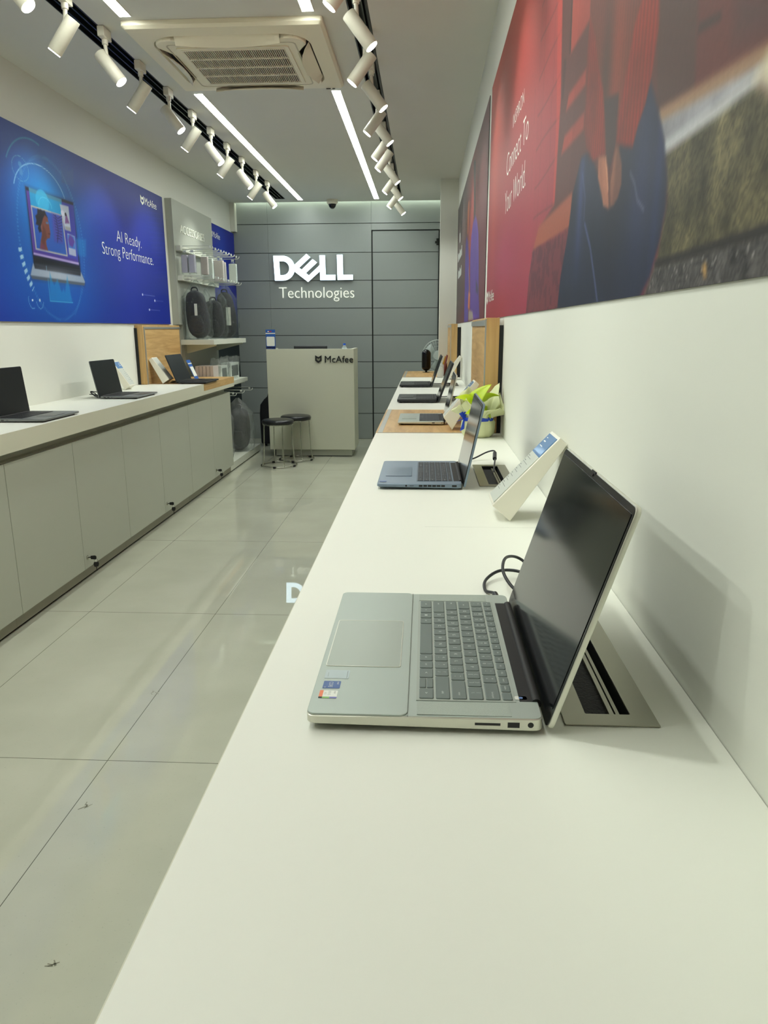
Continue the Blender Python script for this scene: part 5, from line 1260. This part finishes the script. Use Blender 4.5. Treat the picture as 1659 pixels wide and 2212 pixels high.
for i in range(3):
    a0 = 2*PI*i/3; vs = []
    for k in range(7):
        a = a0+0.25*k; tw = 0.02*(k/6-0.5)
        vs += [fc+Vector((0.03*math.cos(a), tw, 0.03*math.sin(a))), fc+Vector((0.145*math.cos(a), tw*1.6, 0.145*math.sin(a)))]
    b.add(vs, [(2*k, 2*k+1, 2*k+3, 2*k+2) for k in range(6)])
o = obj('fan_blades', b, M['fanm'], t, smooth=True); md = o.modifiers.new('s', 'SOLIDIFY'); md.thickness = 0.002
obj('fan_hub', Bm().cyl(fc+Vector((0, -0.064, 0)), fc+Vector((0, 0.0, 0)), 0.045, 0.05, 24).cyl(fc, fc+Vector((0, 0.10, 0)), 0.055, 0.04, 24), M['fanm'], t, smooth='auto')
obj('fan_pole', Bm().cyl((0.135, 8.17, 0.03), (0.135, 8.17, 0.98), 0.014, n=16), M['fanm'], t, smooth='auto')
obj('fan_base', Bm().lathe([(0.17, 0.0005), (0.17, 0.015), (0.12, 0.03), (0.02, 0.045)], (0.135, 8.17, 0), 32), M['fanm'], t, smooth='auto')

# ------------------------------------------------------------------ reception desk
DX0, DX1, DY0, DY1, DH = -1.598, -0.714, 7.50, 7.93, 1.094
t = thing('reception_desk', 'tall cream reception desk in front of the grey back wall', 'desk', ((DX0+DX1)/2, (DY0+DY1)/2, 0))
b = Bm().box(DX0, DX1, DY0, DY0+0.036, 0.075, DH).box(DX0, DX0+0.036, DY0+0.036, DY1, 0.075, DH).box(DX1-0.036, DX1, DY0+0.036, DY1, 0.075, DH)
obj('desk_body', b, M['lip2'] if 'lip2' in M else M['cab'], t, bevel=0.001)
obj('work_shelf', Bm().box(DX0+0.036, DX1-0.036, DY0+0.036, DY1-0.01, 0.95, 0.98), M['top'], t)
obj('plinth', Bm().box(DX0+0.055, DX1-0.035, DY0+0.035, DY1-0.03, 0.008, 0.075), M['cab'], t)
obj('plinth_foot_gap', Bm().box(DX0+0.06, DX1-0.04, DY0+0.04, DY1-0.035, 0.0, 0.008), M['gap'], t)
b = shield_bm(Bm(), (-1.102, DY0-0.0003, 0.956), (1, 0, 0), (0, 0, 1), 0.064, 0.076, 0.012)
obj('logo_emblem', b, M['blackl'], t)
lettering('logo_letters', 'McAfee', (-1.005, DY0-0.0003, 0.960), (1, 0, 0), (0, 0, 1), 0.285, 0.066, M['blackl'], t, 0.0, 0.012)
t = thing('payment_sign', 'small blue payment sign standing on the left end of the reception desk', 'sign', (-1.552, 7.515, DH))
obj('sign_board', Bm().box(-1.600, -1.504, 7.512, 7.516, DH, DH+0.190), M['blue'], t)
obj('sign_foot', Bm().box(-1.590, -1.514, 7.502, 7.536, DH, DH+0.004), M['blue'], t)
obj('white_stripe', Bm().box(-1.600, -1.504, 7.5105, 7.512, DH+0.148, DH+0.158), M['whitel'], t)
obj('navy_footer', Bm().box(-1.600, -1.504, 7.5105, 7.512, DH+0.0, DH+0.024), M['darkblue'], t)
obj('white_panel', Bm().prism(rrect(0.082, 0.092, 0.008, 4, -1.593, DH+0.029), lambda p: (p[0], 7.5105, p[1]), lambda p: (p[0], 7.512, p[1])), M['whitel'], t)
obj('red_mark', Bm().box(-1.566, -1.540, 7.5105, 7.512, DH+0.168, DH+0.176), M['red'], t)
obj('white_mark', Bm().box(-1.580, -1.566, 7.5105, 7.512, DH+0.168, DH+0.176).box(-1.575, -1.535, 7.5105, 7.512, DH+0.010, DH+0.015), M['whitel'], t)
t = thing('monitor', 'black screen showing just above the top of the reception desk', 'monitor', (-1.19, 7.76, 0.98))
obj('monitor_panel', Bm().box(-1.362, -1.012, 7.75, 7.772, 0.985, 1.120), M['blk'], t, bevel=0.008)
obj('monitor_foot', Bm().box(-1.25, -1.12, 7.70, 7.84, 0.98, 0.986), M['blk'], t)
bottle('clear bottle with a blue cap behind the reception desk rim', (-0.826, 7.68, 0.98), 0.165, 0.030, M['capb'], M['waterp'], False)

# the lit sign on the back wall
t = thing('wall_sign', 'lit white shop sign letters on the grey back wall above the desk', 'sign', (-1.283, YB-0.04, 1.96))
SXk, SZk = 0.001467, 0.001394
def W3(zx, zy, y): return Vector((-1.738+(zx-325)*SXk, y, 2.103-(zy-472)*SZk))
ya, yb_ = YB-0.052, YB-0.006
def letter(name, pts, inner=None):
    b = Bm(); b2 = Bm()
    F0 = lambda y: (lambda p: W3(p[0], p[1], y))
    if inner: b.ring(pts, inner, F0(ya), F0(yb_)); b2.ring(pts, inner, F0(ya-0.0012), F0(ya-0.0002))
    else: b.prism(pts, F0(ya), F0(yb_)); b2.prism(pts, F0(ya-0.0012), F0(ya-0.0002))
    o = obj(name, b, M['logoS'], t); obj('letter_face', b2, M['logoE'], o, label='glowing white face')
D_out = [(325, 475)]+[(398+94*math.sin(a), 572-97*math.cos(a)) for a in [PI*k/16 for k in range(17)]]+[(332, 669)]
D_in = [(371, 518)]+[(396+52*math.sin(a), 572-54*math.cos(a)) for a in [PI*k/16 for k in range(17)]]+[(374, 626)]
letter('sign_letter', D_out, D_in)
letter('sign_letter', [(487, 548), (585, 462), (615, 489), (526, 570), (545, 584), (632, 503), (667, 530), (578, 611), (600, 630), (690, 547), (690, 597), (593, 682), (487, 598)])
letter('sign_letter', [(686, 474), (730, 474), (732, 627), (808, 627), (808, 668), (688, 668)])
letter('sign_letter', [(822, 471), (867, 471), (868, 627), (944, 627), (944, 666), (824, 668)])
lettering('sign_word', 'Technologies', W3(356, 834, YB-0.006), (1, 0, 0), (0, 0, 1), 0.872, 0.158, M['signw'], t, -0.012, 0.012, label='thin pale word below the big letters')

# ------------------------------------------------------------------ stools
def stool(label, cx, cy):
    t = thing('stool', label, 'stool', (cx, cy, 0), 0, 'round stools in front of the desk')
    c = (cx, cy, 0)
    obj('seat', Bm().lathe([(0.01, 0.408), (0.140, 0.408), (0.150, 0.414), (0.154, 0.428), (0.150, 0.442), (0.135, 0.450), (0.08, 0.453), (0.001, 0.452)], c, 48), M['vinyl'], t, smooth=True)
    obj('seat_rim', Bm().lathe([(0.146, 0.401), (0.149, 0.401), (0.149, 0.409), (0.146, 0.409)], c, 40), M['chrome'], t, smooth='auto')
    for k in range(4):
        a = math.radians(28+90*k); ca, sa = math.cos(a), math.sin(a)
        pts = [(cx+0.05*ca, cy+0.05*sa, 0.400), (cx+0.125*ca, cy+0.125*sa, 0.400), (cx+0.138*ca, cy+0.138*sa, 0.388), (cx+0.142*ca, cy+0.142*sa, 0.30), (cx+0.150*ca, cy+0.150*sa, 0.10), (cx+0.160*ca, cy+0.160*sa, 0.035), (cx+0.170*ca, cy+0.170*sa, 0.012)]
        obj('leg', Bm().tube(smooth_path(pts, 4), 0.0052, 10), M['chrome'], t, smooth=True)
    rg = obj('foot_ring', Bm().tube([(cx+0.170*math.cos(a), cy+0.170*math.sin(a), 0.011) for a in [2*PI*i/48 for i in range(48)]], 0.0048, 8, closed=True), M['chrome'], t, smooth=True)
    for k in range(5):
        a = math.radians(-95+72*k); p = Vector((cx+0.170*math.cos(a), cy+0.170*math.sin(a), 0.0095)); d = Vector((-math.sin(a), math.cos(a), 0))*0.013
        obj('rubber_foot', Bm().cyl(p-d, p+d, 0.0093, n=12), M['rubber'], rg, smooth='auto')
stool('round black vinyl stool with chrome legs, the nearer and left of the two', -1.405, 6.985)
stool('round black vinyl stool with chrome legs, the one closer to the desk', -1.290, 7.330)

# ------------------------------------------------------------------ black chair half hidden behind the desk
t = thing('office_chair', 'black padded chair partly hidden behind the left edge of the reception desk', 'chair', (-1.66, 8.2, 0))
o_ = [(-1.84, 0.03), (-1.845, 0.36), (-1.835, 0.47), (-1.79, 0.53), (-1.755, 0.56), (-1.715, 0.68), (-1.66, 0.76), (-1.45, 0.78), (-1.45, 0.03)]
obj('backrest', Bm().prism(o_, lambda p: (p[0], 8.16, p[1]), lambda p: (p[0], 8.22, p[1])), M['bag'], t, bevel=0.02)
obj('seat', Bm().box(-1.82, -1.46, 8.22, 8.60, 0.40, 0.48), M['bag'], t, bevel=0.02)
for x_ in (-1.80, -1.48):
    for y_ in (8.24, 8.58): obj('leg', Bm().cyl((x_, y_, 0), (x_, y_, 0.41), 0.014, n=12), M['black'], t)

# ------------------------------------------------------------------ accessory wall unit
UY0, UY1, UX = 6.645, 7.72, -2.146
t = thing('display_unit', 'grey accessory display unit with shelves beyond the left counter', 'display unit', (-2.0, 7.1, 0))
obj('back_panel', Bm().prism([(6.62, 0.09), (UY1, 0.09), (UY1, 2.362), (6.525, 2.362), (6.525, 1.33), (6.62, 1.33)], lambda p: (XL+0.001, p[0], p[1]), lambda p: (UX, p[0], p[1])), M['greypanel'], t)
sh = obj('platform', Bm().box(XL+0.001, -1.785, UY0-0.03, UY1+0.15, 0.012, 0.078), M['shelfw'], t, bevel=0.001)
obj('plinth_foot_gap', Bm().box(XL+0.01, -1.80, UY0-0.02, UY1+0.14, 0.0, 0.012), M['gap'], t)
for z0, z1, xf in ((1.157, 1.200, -1.852), (0.765, 0.806, -1.852)):
    s_ = obj('shelf', Bm().box(UX, xf, 6.625 if z0 < 1 else 6.53, UY1-0.005, z0, z1), M['shelfw'], t, bevel=0.001)
    for yy in (6.68, UY1-0.06):
        obj('bracket', Bm().prism([(0, 0), (0.27, 0), (0.27, -0.012), (0.02, -0.075), (0, -0.075)], lambda p: (UX+0.0005+p[0], yy, z0-0.0005+p[1]), lambda p: (UX+0.0005+p[0], yy+0.02, z0-0.0005+p[1])), M['shelfw'], s_)
lettering('raised_word', 'ACCESSORIES', (UX+0.0005, 6.70, 2.108), (0, 1, 0), (0, 0, 1), 0.72, 0.068, M['whitel'], t, -0.01, 0.006)
for z0 in (1.945, 1.700):
    obj('hook_rail', Bm().box(UX+0.0005, UX+0.045, 6.55, UY1-0.01, z0, z0+0.042), M['shelfw'], t, bevel=0.002)
t_unit = t
def hook(y, z, L, label, tx=None):
    x0 = UX+0.045
    t = thing('display_hook', label, 'hook', (x0, y, z), 0, 'wire display hooks')
    obj('hook_wire', Bm().tube([(x0, y, z), (x0+L, y, z), (x0+L+0.012, y, z+0.006), (x0+L+0.018, y, z+0.022)], 0.0030, 8), M['wire'], t, smooth=True)
    obj('label_wire', Bm().tube([(x0, y+0.004, z+0.028), (x0+L*0.93, y+0.004, z+0.028), (x0+L*0.95, y+0.004, z+0.012)], 0.0022, 8).box(x0+L*0.93, x0+L*0.97, y-0.006, y+0.014, z+0.012, z+0.03), M['wire'], t)
upper = [(6.60, 'nearest the viewer'), (6.78, 'second from the viewer'), (6.96, 'third from the viewer'), (7.14, 'fourth from the viewer'), (7.33, 'second from the far end'), (7.52, 'at the far end')]
for y, w in upper: hook(y, 1.958, 0.25, 'wire display hook on the upper grey rail, %s' % w)
for y, w in upper: hook(y, 1.712, 0.26, 'wire display hook on the lower grey rail, %s' % w)
for k, (y, w) in enumerate(((6.80, 'nearest the viewer'), (7.10, 'in the middle'), (7.45, 'farthest from the viewer'))): hook(y, 0.690, 0.34, 'wire display hook low under the shelves, %s' % w)

def packet(label, x, y, ztop, w, h, d, m, zs=0.0):
    """boxed accessory in a clear bag hanging on a hook: broad side faces the viewer"""
    t = thing('accessory_box', label, 'packaged accessory', (x, y, ztop-h-0.03), 0, 'packaged accessories on the upper hooks')
    obj('carton', Bm().box(x-w/2, x+w/2, y-d/2, y+d/2, ztop-0.03-h, ztop-0.03), m, t, bevel=0.002)
    b = Bm(); rr = random.Random(int(x*1000)+int(y*100)); vs = []; n = 7; q = 16
    for k in range(n+1):
        u = k/n; zz = ztop-u*(h+0.045); sc = min(1, 0.15+u*4); 
        for i in range(q):
            a = 2*PI*i/q; ex = w*0.60*(abs(math.cos(a))**0.5)*math.copysign(1, math.cos(a)); ey = d*0.72*(abs(math.sin(a))**0.5)*math.copysign(1, math.sin(a))
            vs.append((x+ex*sc+rr.uniform(-.003, .003), y+ey*sc+rr.uniform(-.003, .003), zz))
    b.add(vs, [(k*q+i, k*q+(i+1) % q, (k+1)*q+(i+1) % q, (k+1)*q+i) for k in range(n) for i in range(q)])
    obj('plastic_sleeve', b, M['film'], t, smooth=True)
    obj('hang_tab', Bm().box(x-0.014, x+0.014, y-0.0008, y+0.0008, ztop-0.006, ztop+0.010), M['wire'], t)
zt_ = 1.942
for (x, y, w, h, m, l) in ((-2.085, 6.60, 0.050, 0.145, M['boxl'], 'lilac boxed accessory in a clear bag, leftmost on the upper hooks'), (-2.020, 6.60, 0.050, 0.145, M['boxl'], 'lilac boxed accessory in a clear bag, second from the left on the upper hooks'),
                     (-1.965, 6.78, 0.060, 0.150, M['box'], 'pale boxed accessory hanging third from the left on the upper hooks'), (-1.985, 6.96, 0.085, 0.175, M['boxw'], 'white boxed accessory hanging in the middle of the upper hooks'),
                     (-1.935, 7.14, 0.085, 0.185, M['box'], 'pinkish boxed accessory hanging right of the middle on the upper hooks'), (-1.965, 7.33, 0.085, 0.180, M['box'], 'brownish boxed accessory hanging second from the right on the upper hooks'),
                     (-1.90, 7.52, 0.070, 0.180, M['boxw'], 'white boxed accessory hanging rightmost on the upper hooks')):
    packet(l, x, y, zt_, w, h, 0.045, m)

def bag_hull(c, w, d, h, top, seed, pinch=True, n=20, q=32):
    rr = random.Random(seed); vs = []; b = Bm(); ph = [rr.uniform(0, 6) for _ in range(6)]
    for k in range(n+1):
        u = k/n
        if pinch: sc = 0.12+0.95*min(1, (u/0.30))**0.8
        else: sc = 1.0+0.10*math.sin(u*5)
        if u > 0.9: sc *= 1-(u-0.9)*1.5
        zz = c.z+h+top-(h+top)*u
        for i in range(q):
            a = 2*PI*i/q
            s = sc*(1+0.07*math.sin(a*3+ph[0]+u*4)+0.05*math.sin(a*7+ph[1]-u*9)+0.03*math.sin(a*13+ph[2]+u*15))
            vs.append((c.x+w/2*s*(abs(math.cos(a))**0.75)*math.copysign(1, math.cos(a)), c.y+d/2*s*(abs(math.sin(a))**0.75)*math.copysign(1, math.sin(a)), zz+0.006*math.sin(a*5+ph[3])))
            vs[-1] = tuple(v_+rr.uniform(-0.0035, 0.0035) for v_ in vs[-1])
    fs = [(k*q+i, k*q+(i+1) % q, (k+1)*q+(i+1) % q, (k+1)*q+i) for k in range(n) for i in range(q)]
    fs += [tuple(n*q+i for i in range(q))]
    if not pinch: pass
    else: fs += [tuple(range(q))[::-1]]
    return b.add(vs, fs)
def pack_hull(c, w, d, h, lean, seed):
    """rounded backpack: barrel outline, rounded top"""
    rr = random.Random(seed); n = 16; q = 26; vs = []; b = Bm()
    for k in range(n+1):
        u = k/n; zz = c.z+h*u
        e = (1-abs(2*u-1)**6)**0.5 if 0 < u < 1 else 0.3
        sw = (0.86+0.14*math.sin(PI*min(1, u*1.3)))*max(e, 0.28)
        for i in range(q):
            a = 2*PI*i/q
            vs.append((c.x+lean*(u-0.5)+w/2*sw*(abs(math.cos(a))**0.6)*math.copysign(1, math.cos(a))*(1+0.02*math.sin(9*u+seed)), c.y+d/2*sw*(abs(math.sin(a))**0.6)*math.copysign(1, math.sin(a)), zz))
    fs = [(k*q+i, k*q+(i+1) % q, (k+1)*q+(i+1) % q, (k+1)*q+i) for k in range(n) for i in range(q)]+[tuple(range(q))[::-1], tuple(n*q+i for i in range(q))]
    return b.add(vs, fs)
def backpack(label, c, w, d, h, lean=0.0, seed=1, top=0.10, card=None, group='black backpacks in plastic bags', film='film', pinch=True):
    t = thing('bagged_backpack', label, 'backpack', c, 0, group); c = Vector(c)
    bp = obj('backpack', pack_hull(c+Vector((0, 0, 0.006)), w, d, h, lean, seed), M['bag'], t, smooth=True)
    obj('front_pocket', pack_hull(c+Vector((-lean*0.2, -d*0.40, h*0.10)), w*0.72, d*0.36, h*0.42, lean*0.4, seed+3), M['bag'], bp, smooth=True)
    obj('carry_handle', Bm().tube(smooth_path([c+Vector((lean*.5-0.03, 0, h-0.004)), c+Vector((lean*.5-0.02, 0, h+0.028)), c+Vector((lean*.5+0.02, 0, h+0.028)), c+Vector((lean*.5+0.03, 0, h-0.004))], 5), 0.006, 8), M['bag'], bp, smooth=True)
    obj('plastic_bag', bag_hull(c, w*1.20, d*1.35, h, top, seed, pinch), M[film], t)
    if card:
        cx_, cz_, cw, ch = card; y_ = c.y-d*0.72
        obj('paper_label', Bm().box(c.x+cx_-cw/2, c.x+cx_+cw/2, y_-0.001, y_, c.z+cz_, c.z+cz_+ch), M['card'], t)
backpack('black backpack in a clear plastic bag, hanging leftmost under the lower hooks', (-2.025, 6.67, 1.206), 0.195, 0.15, 0.41, -0.03, 1, 0.09, (0.02, 0.20, 0.025, 0.10))
backpack('black backpack in a clear plastic bag, hanging in the middle behind its neighbours', (-1.985, 7.04, 1.206), 0.19, 0.14, 0.34, 0.0, 5, 0.16)
backpack('black backpack in a clear plastic bag with a white label, hanging rightmost', (-1.965, 7.42, 1.206), 0.185, 0.15, 0.43, -0.02, 9, 0.075, (0.05, 0.12, 0.045, 0.17))
# things on the lower shelf: slim cartons side by side, two boxes with a window
for k, w in enumerate(('leftmost', 'second from the left', 'middle', 'second from the right', 'rightmost')):
    x0 = -2.070+k*0.0335
    t = thing('slim_carton', 'slim pinkish carton on the lower shelf, %s of the row of five' % w, 'carton', (x0+0.016, 6.73, 0.8062), 0, 'slim cartons in a row')
    obj('carton', Bm().box(x0, x0+0.0295, 6.645, 6.82, 0.8065, 0.8065+0.160), M['box'], t, bevel=0.001)
    obj('carton_print', Bm().box(x0+0.010, x0+0.020, 6.6440, 6.6448, 0.820, 0.832), M['ink'], t)
def win_box(label, x0, x1, y0, y1, h):
    t = thing('windowed_box', label, 'boxed accessory', ((x0+x1)/2, (y0+y1)/2, 0.8062), 0, 'white boxes with a dark window')
    obj('carton', Bm().box(x0, x1, y0, y1, 0.8065, 0.8065+h), M['boxw'], t, bevel=0.002)
    obj('dark_window', Bm().box(x1, x1+0.001, y0+0.03, y1-0.04, 0.8065+h*0.2, 0.8065+h*0.85), M['boxg'], t)
    obj('front_mark', Bm().box(x0+(x1-x0)*0.35, x0+(x1-x0)*0.6, y0-0.0008, y0, 0.818, 0.832), M['ink'], t)
    c = Vector(((x0+x1)/2, (y0+y1)/2, 0.8068)); obj('plastic_bag', bag_hull(c, (x1-x0)*1.35, (y1-y0)*1.18, h*0.92, 0.075, int(y0*10), False), M['filmw'], t)
win_box('white box with a dark window in plastic, nearer one on the lower shelf', -1.990, -1.895, 6.87, 7.10, 0.150)
win_box('white box with a dark window in plastic, farther one on the lower shelf', -2.00, -1.900, 7.24, 7.56, 0.160)
# bagged packs standing on the bottom platform
backpack('tall black backpack in milky plastic standing on the bottom platform, nearer one', (-1.935, 6.83, 0.0785), 0.20, 0.18, 0.47, 0.02, 21, 0.10, None, 'bagged packs on the floor platform', 'filmw')
backpack('black backpack in milky plastic standing on the bottom platform, farther one', (-1.895, 7.42, 0.0785), 0.22, 0.20, 0.43, 0.02, 27, 0.10, None, 'bagged packs on the floor platform', 'filmw')
# small payment card sign behind the oak-corner laptop
t = thing('payment_sign', 'small blue payment sign half hidden behind the laptop on the oak corner', 'sign', (-1.93, 6.18, ZT))
a = Vector((-1.912, 0, ZT+0.005)); u = Vector((-0.40, 0, 0.916)); 
def q3(b, u0, u1, y0, y1, k0, k1):
    n = Vector((0.916, 0, 0.40)); P = lambda uu, y, k: a+u*uu+Vector((0, y, 0))+n*k
    return b.add([P(u0, y0, k0), P(u1, y0, k0), P(u1, y1, k0), P(u0, y1, k0), P(u0, y0, k1), P(u1, y0, k1), P(u1, y1, k1), P(u0, y1, k1)], [(0, 3, 2, 1), (4, 5, 6, 7), (0, 1, 5, 4), (1, 2, 6, 5), (2, 3, 7, 6), (3, 0, 4, 7)])
obj('sign_board', q3(Bm(), 0, 0.175, 6.13, 6.225, -0.003, 0), M['blue'], t)
obj('white_panel', q3(Bm(), 0.03, 0.115, 6.137, 6.218, 0, 0.001), M['whitel'], t)
obj('white_stripe', q3(Bm(), 0.138, 0.147, 6.13, 6.225, 0, 0.001), M['whitel'], t)
# a few scuff marks on the tiles
b = Bm(); rs = random.Random(3)
for (cx_, cy_, s_) in ((-0.93, 1.74, 0.010), (-0.972, 2.393, 0.012), (-0.769, 1.219, 0.008)):
    for k in range(5):
        a_ = rs.uniform(0, 6.28); x_ = cx_+rs.uniform(-s_, s_); y_ = cy_+rs.uniform(-s_, s_); l_ = rs.uniform(0.004, 0.012)
        dx_, dy_ = math.cos(a_)*l_, math.sin(a_)*l_; nx_, ny_ = -math.sin(a_)*0.0012, math.cos(a_)*0.0012
        b.add([(x_-dx_-nx_, y_-dy_-ny_, 0.0004), (x_+dx_-nx_, y_+dy_-ny_, 0.0004), (x_+dx_+nx_, y_+dy_+ny_, 0.0004), (x_-dx_+nx_, y_-dy_+ny_, 0.0004)], [(0, 1, 2, 3)])
tag(obj('floor_scuffs', b, M['stain']), 'faint dark scuff marks on the nearest floor tiles', 'scuff marks', None, 'structure')
